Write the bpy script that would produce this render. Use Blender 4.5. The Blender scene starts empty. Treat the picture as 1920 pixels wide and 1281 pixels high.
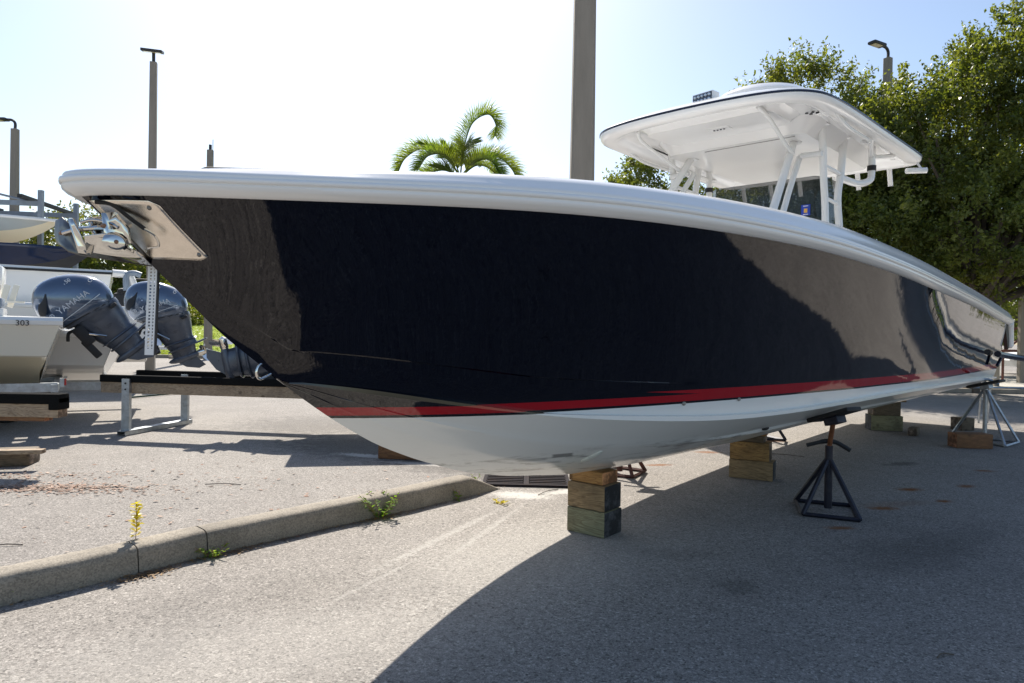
import bpy, bmesh, math, random
import numpy as np
from mathutils import Vector, Matrix
random.seed(7); rng = np.random.default_rng(7)
S = bpy.context.scene
C = S.collection
R = math.radians
# ---------------------------------------------------------------- camera, sky, sun, exposure
cam_d = bpy.data.cameras.new('camera'); cam = bpy.data.objects.new('camera', cam_d); C.objects.link(cam)
cam_d.sensor_width = 36; cam_d.lens = 24; cam_d.clip_start = 0.05; cam_d.clip_end = 3000
EYE = 1.4; PITCH = -12.5/1280; ROLL = 0.0165
cam.matrix_world = Matrix.Translation((0, 0, EYE)) @ (Matrix.Rotation(math.pi/2+PITCH, 4, 'X') @ Matrix.Rotation(ROLL, 4, 'Z'))
S.camera = cam
SUN_TO = Vector((-0.24, 1.05, 1.0)).normalized()          # towards the sun
SUN_EL = math.asin(SUN_TO.z); SUN_AZ = math.atan2(SUN_TO.x, SUN_TO.y)
wd = bpy.data.worlds.new("World"); S.world = wd; wd.use_nodes = True
wn = wd.node_tree.nodes; wl = wd.node_tree.links
for n_ in list(wn): wn.remove(n_)
wo = wn.new('ShaderNodeOutputWorld'); wb = wn.new('ShaderNodeBackground'); ws = wn.new('ShaderNodeTexSky')
ws.sky_type = 'NISHITA'; ws.sun_disc = False; ws.sun_elevation = SUN_EL; ws.sun_rotation = SUN_AZ
ws.air_density = 1.0; ws.dust_density = 0.9; ws.ozone_density = 1.0; ws.altitude = 0
wb.inputs['Strength'].default_value = 0.10
wl.new(ws.outputs[0], wb.inputs['Color']); wl.new(wb.outputs[0], wo.inputs['Surface'])
sd = bpy.data.lights.new('sun', 'SUN'); sd.energy = 5.0; sd.angle = R(0.53); sd.color = (1.0, 0.93, 0.83)
so = bpy.data.objects.new('sun', sd); C.objects.link(so)
so.rotation_euler = SUN_TO.to_track_quat('Z', 'Y').to_euler(); so.location = (0, 10, 20)
S.view_settings.view_transform = 'Standard'; S.view_settings.look = 'None'
S.view_settings.exposure = 0.74; S.view_settings.gamma = 1.0; S.view_settings.use_curve_mapping = False
S.render.engine = 'CYCLES'

# ---------------------------------------------------------------- node helpers
class NT:
    def __init__(s, name):
        s.m = bpy.data.materials.new(name); s.m.use_nodes = True
        s.t = s.m.node_tree; s.b = s.t.nodes['Principled BSDF']; s.out = s.t.nodes['Material Output']
    def set(s, sock, v):
        if isinstance(v, bpy.types.NodeSocket): s.t.links.new(v, sock)
        elif v is not None:
            if sock.type == 'RGBA' and len(v) == 3: v = (*v, 1)
            sock.default_value = v
    def n(s, typ, ins=None, **kw):
        nd = s.t.nodes.new('ShaderNode'+typ)
        for k, v in kw.items(): setattr(nd, k, v)
        for k, v in (ins or {}).items(): s.set(nd.inputs[k], v)
        return nd
    def math(s, op, a, b=None, c=None, clamp=False):
        nd = s.n('Math', operation=op, use_clamp=clamp); s.set(nd.inputs[0], a); s.set(nd.inputs[1], b)
        if c is not None: s.set(nd.inputs[2], c)
        return nd.outputs[0]
    def mix(s, f, a, b, blend='MIX'):
        nd = s.n('Mix', data_type='RGBA', blend_type=blend); s.set(nd.inputs[0], f); s.set(nd.inputs[6], a); s.set(nd.inputs[7], b)
        return nd.outputs[2]
    def co(s, obj=True):
        return s.n('TexCoord').outputs['Object']
    def geo(s): return s.n('NewGeometry').outputs['Position']
    def map(s, v, scale=(1,1,1), loc=(0,0,0), rot=(0,0,0)):
        nd = s.n('Mapping', {'Vector': v, 'Scale': scale, 'Location': loc, 'Rotation': rot}); return nd.outputs[0]
    def noise(s, v, scale=5, detail=4, rough=.55, dist=0):
        nd = s.n('TexNoise', {'Vector': v, 'Scale': scale, 'Detail': detail, 'Roughness': rough, 'Distortion': dist}); return nd.outputs[0]
    def voro(s, v, scale=5, feat='F1', out=0):
        nd = s.n('TexVoronoi', {'Vector': v, 'Scale': scale}, feature=feat); return nd.outputs[out]
    def ramp(s, f, stops, interp='LINEAR'):
        nd = s.n('ValToRGB', {'Fac': f}); cr = nd.color_ramp; cr.interpolation = interp
        while len(cr.elements) < len(stops): cr.elements.new(0.5)
        for e, (p, c) in zip(cr.elements, stops):
            e.position = p; e.color = (*c, 1) if not isinstance(c, (int, float)) else (c, c, c, 1)
        return nd.outputs[0]
    def bump(s, h, strength=.3, dist=.01, nrm=None):
        nd = s.n('Bump', {'Height': h, 'Strength': strength, 'Distance': dist}); 
        if nrm is not None: s.set(nd.inputs['Normal'], nrm)
        return nd.outputs[0]
    def fin(s, col=None, rough=None, metal=None, normal=None, **kw):
        s.set(s.b.inputs['Base Color'], col); s.set(s.b.inputs['Roughness'], rough); s.set(s.b.inputs['Metallic'], metal)
        if normal is not None: s.set(s.b.inputs['Normal'], normal)
        for k, v in kw.items(): s.set(s.b.inputs[k.replace('_', ' ')], v)
        return s.m

MATS = {}
def paint(name, col, rough=.35, metal=0.0, var=.12, scale=6, bump=.0, dirt=None, coat=0):
    if name in MATS: return MATS[name]
    t = NT(name); v = t.co(); nz = t.noise(v, scale, 5, .6)
    c0 = tuple(x*(1-var) for x in col); c1 = tuple(min(1, x*(1+var)) for x in col)
    c = t.mix(t.ramp(nz, [(.3, 0.0), (.7, 1.0)]), c0, c1)
    if dirt:
        dm = t.ramp(t.noise(v, scale*.7, 6, .7, .5), [(.5, 0.0), (.72, 1.0)]); c = t.mix(t.math('MULTIPLY', dm, .7), c, dirt)
    rr = t.math('MULTIPLY_ADD', nz, .2*rough, rough*.9)
    nrm = t.bump(t.noise(v, scale*12, 3), bump, .004) if bump else None
    m = t.fin(c, rr, metal, nrm)
    if coat: t.b.inputs['Coat Weight'].default_value = coat; t.b.inputs['Coat Roughness'].default_value = .03
    MATS[name] = m; return m

# ---------------------------------------------------------------- mesh helpers
class MB:
    def __init__(s): s.v = []; s.f = []; s.mi = []; s.cur = 0
    def add(s, vs, fs, mi=None):
        o = len(s.v); s.v += [tuple(p) for p in vs]
        for f in fs: s.f.append(tuple(i+o for i in f)); s.mi.append(s.cur if mi is None else mi)
        return s
    def box(s, c, size, M=None, mi=None, bev=0):
        x, y, z = [k/2 for k in size]
        if bev:
            bm = bmesh.new(); bmesh.ops.create_cube(bm, size=1)
            for v in bm.verts: v.co = Vector((v.co.x*size[0], v.co.y*size[1], v.co.z*size[2]))
            bmesh.ops.bevel(bm, geom=list(bm.edges), offset=bev, segments=2, affect='EDGES', profile=.6)
            vs = [v.co.copy() for v in bm.verts]; bm.verts.index_update(); fs = [[v.index for v in f.verts] for f in bm.faces]; bm.free()
        else:
            vs = [Vector(p) for p in [(-x,-y,-z),(x,-y,-z),(x,y,-z),(-x,y,-z),(-x,-y,z),(x,-y,z),(x,y,z),(-x,y,z)]]
            fs = [(0,3,2,1),(4,5,6,7),(0,1,5,4),(1,2,6,5),(2,3,7,6),(3,0,4,7)]
        if M is not None: vs = [M @ v for v in vs]
        return s.add([v+Vector(c) for v in vs], fs, mi)
    def tube(s, pts, r, seg=8, cap=True, mi=None, flat=1.0):
        pts = [Vector(p) for p in pts]; n = len(pts)
        rs = r if isinstance(r, (list, tuple)) else [r]*n
        T = [(pts[min(i+1, n-1)]-pts[max(i-1, 0)]).normalized() for i in range(n)]
        a = Vector((0,0,1)) if abs(T[0].z) < .9 else Vector((1,0,0))
        u = T[0].cross(a).normalized(); vs = []; fs = []
        for i in range(n):
            u = (u - T[i]*u.dot(T[i])).normalized(); w = T[i].cross(u)
            for k in range(seg):
                an = 2*math.pi*k/seg; vs.append(pts[i]+u*(math.cos(an)*rs[i])+w*(math.sin(an)*rs[i]*flat))
        for i in range(n-1):
            for k in range(seg):
                k2 = (k+1) % seg; fs.append((i*seg+k, i*seg+k2, (i+1)*seg+k2, (i+1)*seg+k))
        if cap: fs.append(tuple(reversed(range(seg)))); fs.append(tuple((n-1)*seg+k for k in range(seg)))
        return s.add(vs, fs, mi)
    def grid(s, rows, close=False, mi=None, flip=False, mif=None):
        nr = len(rows); nc = len(rows[0]); vs = [p for r in rows for p in r]; o = len(s.v); s.v += [tuple(p) for p in vs]
        for i in range(nr-1):
            for j in range(nc if close else nc-1):
                j2 = (j+1) % nc; f = (i*nc+j, i*nc+j2, (i+1)*nc+j2, (i+1)*nc+j)
                if flip: f = f[::-1]
                s.f.append(tuple(k+o for k in f)); s.mi.append(mif(i, j) if mif else (s.cur if mi is None else mi))
        return s
    def prism(s, outline, ax, d0, d1, M=None, mi=None):
        # outline: list of 2D points; ax axis index of extrusion
        def P(a, b, d): 
            p = [a, b]; p.insert(ax, d); return Vector(p)
        n = len(outline); vs = [P(a, b, d0) for a, b in outline]+[P(a, b, d1) for a, b in outline]
        if M is not None: vs = [M @ v for v in vs]
        fs = [tuple(range(n)), tuple(reversed(range(n, 2*n)))]+[(i, i+n, (i+1) % n+n, (i+1) % n) for i in range(n)]
        return s.add(vs, fs, mi)
    def lathe(s, prof, c=(0,0,0), seg=20, M=None, mi=None):
        rows = [[Vector((r*math.cos(2*math.pi*k/seg), r*math.sin(2*math.pi*k/seg), z)) for k in range(seg)] for r, z in prof]
        if M is not None: rows = [[M @ p for p in r] for r in rows]
        return s.grid([[p+Vector(c) for p in r] for r in rows], close=True, mi=mi)
    def build(s, name, mats, parent=None, smooth=False, angle=35, bevel=0):
        me = bpy.data.meshes.new(name); me.from_pydata(s.v, [], s.f); 
        bm = bmesh.new(); bm.from_mesh(me); bmesh.ops.recalc_face_normals(bm, faces=bm.faces); bm.to_mesh(me); bm.free()
        if not isinstance(mats, (list, tuple)): mats = [mats]
        for m in mats: me.materials.append(m)
        me.polygons.foreach_set('material_index', s.mi)
        if smooth:
            me.polygons.foreach_set('use_smooth', [True]*len(me.polygons)); me.set_sharp_from_angle(angle=R(angle))
        me.update()
        o = bpy.data.objects.new(name, me); C.objects.link(o)
        if parent: o.parent = parent
        if bevel:
            b = o.modifiers.new('bevel', 'BEVEL'); b.width = bevel; b.segments = 2; b.limit_method = 'ANGLE'
        return o
def tag(o, label=None, cat=None, group=None, kind=None):
    if label: o['label'] = label
    if cat: o['category'] = cat
    if group: o['group'] = group
    if kind: o['kind'] = kind
    return o
def empty(name, loc=(0,0,0), rz=0, label=None, cat=None, group=None, rot=None):
    o = bpy.data.objects.new(name, None); C.objects.link(o); o.location = loc; o.rotation_euler = rot or (0, 0, rz)
    o.empty_display_size = .2
    return tag(o, label, cat, group)
def copy_tree(o, parent=None):
    c = o.copy(); C.objects.link(c); c.parent = parent
    for ch in list(o.children): copy_tree(ch, c)
    return c
def bz(pts, n=12):
    # Catmull-Rom through points
    P = [Vector(p) for p in pts]; P = [P[0]*2-P[1]]+P+[P[-1]*2-P[-2]]; out = []
    for i in range(1, len(P)-2):
        for k in range(n):
            t = k/n; a, b, c, d = P[i-1:i+3]
            out.append(.5*((2*b)+(c-a)*t+(2*a-5*b+4*c-d)*t*t+(3*b-a-3*c+d)*t**3))
    out.append(P[-2]); return out
def text_mesh(txt, size, mat, parent, name, M, depth=.003, shear=0):
    cu = bpy.data.curves.new(name, 'FONT'); cu.body = txt; cu.size = size; cu.extrude = depth; cu.align_x = 'CENTER'; cu.align_y = 'CENTER'; cu.shear = shear
    cu.resolution_u = 3
    to = bpy.data.objects.new(name, cu); C.objects.link(to); dg = bpy.context.evaluated_depsgraph_get()
    me = bpy.data.meshes.new_from_object(to.evaluated_get(dg)); bpy.data.objects.remove(to); me.transform(M); me.materials.clear(); me.materials.append(mat)
    o = bpy.data.objects.new(name, me); C.objects.link(o); o.parent = parent
    return o
def text_mesh_multi(items, size, mat, parent, name, depth=.003):
    o = None
    return [text_mesh(t, size, mat, parent, name, M, depth) for t, M in items]
def G(x, y):   # helper point on the ground sheet
    return Vector((x, y, 0))

# ---------------------------------------------------------------- materials
def m_asphalt():
    t = NT('asphalt'); v = t.geo()
    big = t.noise(v, .35, 5, .6, .3); mid = t.noise(v, 2.2, 6, .65); fine = t.noise(v, 70, 3, .7)
    cell = t.voro(v, 95, 'F1', 1)   # random colour per cell = aggregate
    cv = t.n('SeparateColor', {'Color': cell}).outputs[0]
    cell2 = t.voro(v, 210, 'F1', 1); cv2 = t.n('SeparateColor', {'Color': cell2}).outputs[0]
    base = t.mix(t.ramp(big, [(.3, 0.), (.7, 1.)]), (.222, .203, .184), (.30, .278, .250))
    base = t.mix(t.ramp(mid, [(.35, 0.), (.65, 1.)]), base, t.mix(.28, base, (.35, .325, .298)))
    spk = t.ramp(cv, [(.0, .42), (.12, .75), (.5, .97), (.85, 1.06), (.97, 1.45)])
    spk2 = t.ramp(cv2, [(.0, .6), (.3, .92), (.7, 1.05), (1., 1.35)])
    base = t.mix(1.0, base, spk, 'MULTIPLY'); base = t.mix(1.0, base, spk2, 'MULTIPLY')
    # sparse dark specks
    sp = t.ramp(t.voro(v, 9, 'F1', 0), [(.035, 1.0), (.06, 0.)]); base = t.mix(t.math('MULTIPLY', sp, .6), base, (.07, .06, .05))
    nzw = t.noise(v, 7, 5, .7)
    def blob(cx, cy, rx, ry, rot=0, soft=.35, amp=.9, nz=nzw):
        p = t.map(t.n('VectorMath', {0: v, 1: (-cx, -cy, 0)}, operation='ADD').outputs[0], rot=(0, 0, -rot))
        p = t.map(p, scale=(1/rx, 1/ry, 0)); l = t.n('VectorMath', {0: p}, operation='LENGTH').outputs['Value']
        q = t.math('SUBTRACT', 1.0, l); q = t.math('ADD', q, t.math('MULTIPLY', t.math('SUBTRACT', nz, .5), amp*2))
        return t.math('MULTIPLY', q, 1/soft, clamp=True)
    nzf = t.noise(v, 26, 5, .75)
    for (cx, cy, rx, ry, rot, k) in STAINS:
        base = t.mix(t.math('MULTIPLY', blob(cx, cy, rx, ry, rot, .7, .9, nzf), min(1, k*1.25)), base, (.20, .075, .018))
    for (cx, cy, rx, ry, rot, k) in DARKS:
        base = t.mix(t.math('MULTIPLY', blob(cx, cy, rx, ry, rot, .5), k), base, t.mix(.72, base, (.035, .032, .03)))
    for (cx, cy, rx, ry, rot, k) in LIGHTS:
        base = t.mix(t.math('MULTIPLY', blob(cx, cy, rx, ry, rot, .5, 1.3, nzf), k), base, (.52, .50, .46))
    sp2 = t.ramp(t.voro(v, 34, 'F1', 0), [(.10, 1.0), (.16, 0.)]); sm_ = t.ramp(t.noise(v, 3.1, 3, .6), [(.5, 0.), (.62, 1.)])
    base = t.mix(t.math('MULTIPLY', t.math('MULTIPLY', sp2, sm_), .5), base, (.09, .08, .07))
    cl = t.ramp(t.noise(v, 1.1, 6, .68, .6), [(.52, 0.), (.72, 1.)]); base = t.mix(t.math('MULTIPLY', cl, .28), base, (.12, .115, .11))
    h = t.math('ADD', t.math('MULTIPLY', cv, .5), t.math('MULTIPLY', fine, .8))
    nrm = t.bump(h, .55, .006)
    nrm = t.bump(big, .25, .05, nrm)
    return t.fin(base, .88, 0, nrm, Specular_IOR_Level=.3)
# ---------------------------------------------------------------- ground
STAINS = [(3.78,6.44,.16,.09,.2,.8),(4.44,6.63,.14,.08,.5,.7),(3.82,5.99,.1,.06,.3,.8),(3.13,5.7,.17,.08,.1,.75),(2.47,5.08,.15,.06,.1,.7),
          (5.18,7.44,.14,.07,0,.7),(3.62,9.37,.25,.12,0,.6),(2.42,8.36,.2,.1,0,.7),(1.63,7.47,.22,.07,.2,.7),(3.3,5.85,.5,.12,.3,.2)]
DARKS = [(4.47,7.78,.32,.12,.5,.75),(1.29,3.84,.16,.14,0,.5),(2.61,4.47,.7,.35,.4,.35),(-2.82,10.3,1.7,1.3,.2,.55),(-1.59,8.2,1.9,.9,-.5,.75),  # large patches beyond the bow: cast shade painted in, with wet asphalt
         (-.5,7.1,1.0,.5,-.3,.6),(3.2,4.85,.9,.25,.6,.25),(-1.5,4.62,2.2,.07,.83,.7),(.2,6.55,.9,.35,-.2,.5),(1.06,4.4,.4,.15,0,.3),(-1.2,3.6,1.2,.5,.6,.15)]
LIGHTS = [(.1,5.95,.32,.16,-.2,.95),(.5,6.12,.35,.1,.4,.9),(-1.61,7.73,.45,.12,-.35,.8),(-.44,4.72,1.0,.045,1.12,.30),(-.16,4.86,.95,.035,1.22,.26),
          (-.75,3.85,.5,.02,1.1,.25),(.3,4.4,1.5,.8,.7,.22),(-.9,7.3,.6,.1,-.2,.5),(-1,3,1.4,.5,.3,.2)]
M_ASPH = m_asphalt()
def ground():
    xs = np.unique(np.concatenate([np.linspace(-400, 400, 17), np.linspace(-40, 40, 21)])); ys = np.unique(np.concatenate([np.linspace(-100, 900, 17), np.linspace(-20, 60, 21)]))
    mb = MB(); mb.grid([[(x, y, 0) for x in xs] for y in ys])
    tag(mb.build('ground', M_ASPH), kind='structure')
ground()

def m_concrete(name='concrete', col=(.29,.255,.205), sc=1.0):
    t = NT(name); v = t.geo(); a = t.noise(v, 2.5*sc, 6, .65); b = t.noise(v, 45*sc, 4, .7)
    sp = t.n('SeparateColor', {'Color': t.voro(v, 130*sc, 'F1', 1)}).outputs[0]
    c = t.mix(t.ramp(a, [(.3, 0.), (.7, 1.)]), tuple(k*.72 for k in col), tuple(k*1.12 for k in col))
    c = t.mix(1., c, t.ramp(sp, [(0, .72), (.5, 1.), (1., 1.22)]), 'MULTIPLY')
    dk = t.ramp(t.noise(t.map(v, scale=(1, 1, 3)), 9, 6, .75), [(.55, 0.), (.75, 1.)]); c = t.mix(t.math('MULTIPLY', dk, .45), c, (.10, .09, .075))
    return t.fin(c, .9, 0, t.bump(t.math('ADD', t.math('MULTIPLY', a, 1.5), b), .5, .006))
M_CONC = m_concrete()
# kerb, cast in segments with open joints; kerb faces the camera side
KP = [(-3.6,2.25),(-3.05,2.83),(-2.53,3.39),(-2.11,3.885),(-1.86,4.21),(-1.21,4.93),(-.78,5.38),(-.42,5.80),(-.08,6.18)]
def kerb():
    root = empty('kerb', (KP[0][0], KP[0][1], 0)); root['kind'] = 'structure'
    crv = bz([(*p, 0) for p in KP], 10); L = [0]
    for a, b in zip(crv, crv[1:]): L.append(L[-1]+(b-a).length)
    def at(l):
        l = max(0, min(L[-1]-1e-4, l)); i = max(k for k in range(len(L)) if L[k] <= l); i = min(i, len(crv)-2)
        f = (l-L[i])/(L[i+1]-L[i]); p = crv[i].lerp(crv[i+1], f); d = (crv[i+1]-crv[i]).normalized(); return p, Vector((-d.y, d.x, 0))
    # joints at the two seen places
    def len_at(px): return min(range(len(crv)), key=lambda i: (crv[i]-Vector((*px, 0))).length)
    j1 = L[len_at((-2.11, 3.885))]; j2 = L[len_at((-1.86, 4.21))]; tot = L[-1]
    cuts = [0, j1-1.9, j1, j2, tot]; cuts = [c for c in cuts if c >= 0]
    prof = [(0.0, 0.0), (.008, .10), (.016, .13), (.034, .146), (.06, .152), (.15, .155), (.185, .148), (.20, .13), (.21, 0.0)]
    for a, b in zip(cuts, cuts[1:]):
        a2, b2 = a+.004, b-.004; n = max(3, int((b2-a2)/.035)); rows = []
        last = b == tot
        for k in range(n+1):
            l = a2+(b2-a2)*k/n; p, nn = at(l)
            h = 1.0
            if last and b2-l < .34: h = max(.03, (b2-l)/.34)**.9
            w = 1.0
            rows.append([Vector((p.x, p.y, 0))-root.location+nn*(o*w+.0025*math.sin(l*13+z*50)+random.uniform(-.0012,.0012))+Vector((0, 0, z*h+random.uniform(-.0012,.0012)*(z>0)+.001)) for o, z in prof])
        mb = MB(); mb.grid(rows); nr = len(prof); m = len(rows)
        mb.f.append(tuple(range(nr))); mb.mi.append(0); mb.f.append(tuple((m-1)*nr+k for k in range(nr))); mb.mi.append(0)
        mb.build('kerb_stone', M_CONC, root, smooth=True, angle=50)
    return at, tot, j1, j2
KERB_AT, KERB_L, KJ1, KJ2 = kerb()

# storm drain grate, sunk frame with slots
def drain():
    d = (Vector((.55,6.79,0))-Vector((-.16,6.74,0))).normalized(); an = math.atan2(d.y, d.x)
    r = empty('drain_grate', (.16, 6.53, 0), an-.1, 'rusty iron storm drain grate in the pavement under the dark hull', 'drain grate')
    iron = paint('grate_iron', (.030, .026, .030), .75, 0, .3, 20, .4, (.06, .035, .025))
    black = paint('pit_black', (.004, .004, .004), 1.0)
    for mm in (iron, black): mm.node_tree.nodes['Principled BSDF'].inputs['Specular IOR Level'].default_value = .04
    mb = MB(); W, Dp = .82, .52
    for c, s in [((0, Dp/2-.02, .012), (W, .04, .02)), ((0, -Dp/2+.02, .012), (W, .04, .02)), ((-W/2+.02, 0, .012), (.04, Dp-.08, .02)), ((W/2-.02, 0, .012), (.04, Dp-.08, .02)), ((0, 0, .012), (.05, Dp-.08, .02))]: mb.box(c, s)
    mb.build('frame', iron, r); 
    for sx in (-1, 1):
        for k in range(6):
            b = MB(); b.box((sx*.205, -Dp/2+.075+k*.074, .013), (.35, .03, .018)); b.build('bar', iron, r)
    pb = MB(); pb.box((0, 0, .004), (W-.07, Dp-.07, .004)); pb.build('pit', black, r)
drain()

# ---------------------------------------------------------------- the boat
ANG = R(48.5); K0 = Vector((.55, 4.72, 0))
BOAT = empty('motor_boat', K0, ANG, 'large dark navy centre console boat with red waterline stripe, propped on timber blocks', 'boat')
def sm(xs, ys, sig=.22):
    g = np.arange(-6, 14, .02); y = np.interp(g, xs, ys)
    dx = xs[1]-xs[0]; y = np.where(g < xs[0], ys[0]+(ys[1]-ys[0])/dx*(g-xs[0]), y); dl = xs[-1]-xs[-2]; y = np.where(g > xs[-1], ys[-1]+(ys[-1]-ys[-2])/dl*(g-xs[-1]), y)
    k = np.exp(-.5*(np.arange(-3*sig, 3*sig+.01, .02)/sig)**2); k /= k.sum(); pad = len(k)//2
    yy = np.convolve(np.pad(y, pad, mode='edge'), k, 'valid')[:len(g)]
    return lambda s: float(np.interp(s, g, yy))
S0 = -3.12; SC = -2.40; SE = 9.0
zgf = sm([-3.11,-3.01,-2.8,-2.55,-2.11,-1.65,-1.06,-.24,.67,1.57,3.08,5.66,8.45], [1.862,1.860,1.869,1.884,1.915,1.945,1.97,1.981,1.975,1.939,1.876,1.819,1.724], .3)
ztf = sm([-3.11,-2.98,-2.77,-2.52,-2.26,-1.91,-1.58,-1.34,-.97,-.45,.17,.93,1.81,2.85,4.35,6.3,8.23,10.22], [1.936,1.958,1.983,2.009,2.032,2.074,2.103,2.123,2.14,2.161,2.174,2.176,2.144,2.109,2.068,2.027,1.968,1.88], .12)
zkf = sm([-3.3,-3.12,-2.88,-2.71,-2.58,-2.45,-2.36,-2.167,-2.09,-1.84,-1.57,-1.22,-.86,-.28,.38,1.6,9], [2.03,1.868,1.642,1.48,1.355,1.268,1.187,1.052,1.0,.855,.743,.628,.555,.48,.445,.425,.43], .06)
zc2 = sm([-2.35,-2.19,-1.88,-1.52,-1.18,-.9,-.33,.18,.57,1.09,1.3,2.14,3.84,8.38], [1.186,1.15,1.098,1.038,.99,.956,.91,.88,.872,.872,.875,.893,.915,.86], .2)
zc1 = sm([-2.35,-2.22,-2.05,-1.88,-1.52,-1.2,-.9,-.33,.18,.57,1.09,1.3,2.14,3.84,8.38], [1.186,1.171,1.15,1.118,1.056,1.002,.979,.941,.912,.90,.898,.90,.918,.94,.885], .12)
def wgf(s):
    u = min(1, max(0, (s-S0)/6.5)); return 1.5*(1-(1-u)**2.)**.64-.05*min(1, max(0, (s-4)/5))
wcg = sm([-2.4,-2.2,-1.9,-1.6,-1.25,-.8,-.22,.6,1.3,2.1,4,8.5], [0,.12,.27,.39,.50,.63,.76,.90,1.0,1.11,1.26,1.32], .16)
def wcf(s): return max(0., wcg(s))*sstep(SC-.15, SC+.25, s)
def sstep(a, b, x):
    t = min(1, max(0, (x-a)/(b-a))); return t*t*(3-2*t)
def lip(s): return .03*sstep(SC, SC+1.2, s)
def flare(s): return 1.15+.36*sstep(-2.4, -.6, s)-.8*sstep(1.3, 5, s)
def base(s):   # foot of the topside: (w, z)
    if s <= SC: return 0.0, zkf(s)
    q = sstep(SC, SC+.12, s)
    return max(0, wcf(s)-lip(s)), zc1(s)*q+zkf(s)*(1-q)
CR = .19
def side(s, f, o=0.0):
    wb_, zb_ = base(s); w = wb_+(wgf(s)-wb_)*f**flare(s); z = zb_+(zgf(s)-zb_)*f
    e = .010*sstep(-2.75, -2.1, s)*(1-sstep(-1.1, .4, s))
    if f >= CR: w += e*max(0, 1-(f-CR)/.25)
    return w, z
FS = [0, .03, .07, .11, .15, CR-.006, CR, .22, .26, .3, .36, .42, .48, .54, .6, .66, .72, .78, .84, .9, .95, 1.0]
ST = [S0+(SE-S0)*((i/150)**1.55) for i in range(151)]
def m_gel():
    t = NT('hull_gelcoat'); v = t.co(); xyz = t.n('SeparateXYZ', {0: v}); x, z = xyz.outputs[0], xyz.outputs[2]
    def band(lo, hi):
        a = t.math('GREATER_THAN', z, lo); b = t.math('LESS_THAN', z, hi); return t.math('MULTIPLY', a, b)
    above = t.math('GREATER_THAN', z, 1.0)
    redA = band(1.014, 1.056)
    k = t.math('MULTIPLY_ADD', x, -.055, 1.058, clamp=False)     # rising wedge where the second stripe starts
    lo = t.math('MAXIMUM', k, 1.05); redB = t.math('MULTIPLY', band(lo, 1.083), t.math('GREATER_THAN', x, -.5))
    red = t.math('MAXIMUM', redA, redB)
    n1 = t.noise(t.map(v, scale=(1, 1, .25)), 2.2, 3, .5)
    navy = t.mix(n1, (.0006, .0009, .0045), (.0009, .0013, .006))
    wht = t.mix(t.noise(v, 1.4, 5, .6), (.74, .755, .73), (.80, .81, .785))
    # scuffs, worn keel paint
    sc = t.ramp(t.noise(t.map(v, scale=(.55, 2, 6)), 3.2, 6, .72, .4), [(.52, 0.), (.66, 1.)])
    lowm = t.ramp(z, [(.70, 1.), (.78, 0.)])
    wht = t.mix(t.math('MULTIPLY', t.math('MULTIPLY', sc, lowm), .75), wht, (.16, .16, .15))
    def quad(cx, cz, rx, rz, k_):
        p = t.n('CombineXYZ', {0: t.math('ADD', x, t.math('MULTIPLY', z, 1.3)), 1: z, 2: 0.0}).outputs[0]
        q = t.n('VectorMath', {0: p, 1: (cx, cz, 0)}, operation='SUBTRACT').outputs[0]; q = t.n('SeparateXYZ', {0: t.map(q, scale=(1/rx, 1/rz, 1))})
        m = t.math('MAXIMUM', t.math('ABSOLUTE', q.outputs[0]), t.math('ABSOLUTE', q.outputs[1]))
        m = t.math('MULTIPLY', t.math('SUBTRACT', 1.0, m), 4.0, clamp=True); return t.math('MULTIPLY', m, k_)
    port = t.math('LESS_THAN', xyz.outputs[1], 0.0)
    for qd in ((.16, .712, .075, .016, .85), (-.03, .695, .10, .012, .5), (.05, .66, .12, .010, .4)):
        wht = t.mix(t.math('MULTIPLY', quad(*qd), port), wht, (.17, .17, .165))
    col = t.mix(above, wht, navy); col = t.mix(red, col, (.34, .004, .010))
    # slight unfairness of the laminate plus orange peel
    w1 = t.noise(t.map(v, scale=(1.2, 1.2, .16)), 1.6, 2, .45)
    w2 = t.noise(t.map(v, scale=(1, 1, .5)), 9, 2, .5)
    w3 = t.noise(t.map(v, scale=(1, 1, .06)), 16, 3, .6)
    h = t.math('ADD', t.math('MULTIPLY', w1, 1.0), t.math('ADD', t.math('MULTIPLY', w2, .10), t.math('MULTIPLY', w3, .07)))
    nrm = t.bump(h, .55, .006)
    swirl = t.noise(v, 90, 4, .7)
    return t.fin(col, t.math('ADD', t.math('MULTIPLY', above, -.152), t.math('MULTIPLY_ADD', swirl, .03, .165)), 0, nrm, IOR=1.56)
M_GEL = m_gel()
def m_white(name, col=(.84, .84, .83), rough=.14, var=.03):
    t = NT(name); v = t.co(); n = t.noise(v, 1.7, 6, .65)
    c = t.mix(n, tuple(k*(1-var) for k in col), tuple(min(.86, k*(1+var)) for k in col))
    return t.fin(c, t.math('MULTIPLY_ADD', t.noise(v, 14, 4), .08, rough-.04), 0, t.bump(t.noise(t.map(v, scale=(.3, 1, 1)), 3, 3), .12, .004))
M_WHITE = m_white('gelcoat_white'); M_TOP = m_white('hardtop_white', (.88, .87, .84), .14)
M_BLACK = paint('black_rubber', (.012, .012, .013), .6, 0, .2, 15, .1)
M_NAVYTRIM = paint('navy_trim', (.006, .01, .03), .25)
M_SS = paint('polished_steel', (.72, .70, .66), .05, 1.0, .04, 8)
M_PLATE = paint('brushed_steel', (.88, .80, .70), .2, 1.0, .06, 30, .15)
M_PIPE = m_white('pipe_white', (.80, .80, .79), .22)
def L3(s, w, z): return Vector((s, -w, z))
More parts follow.
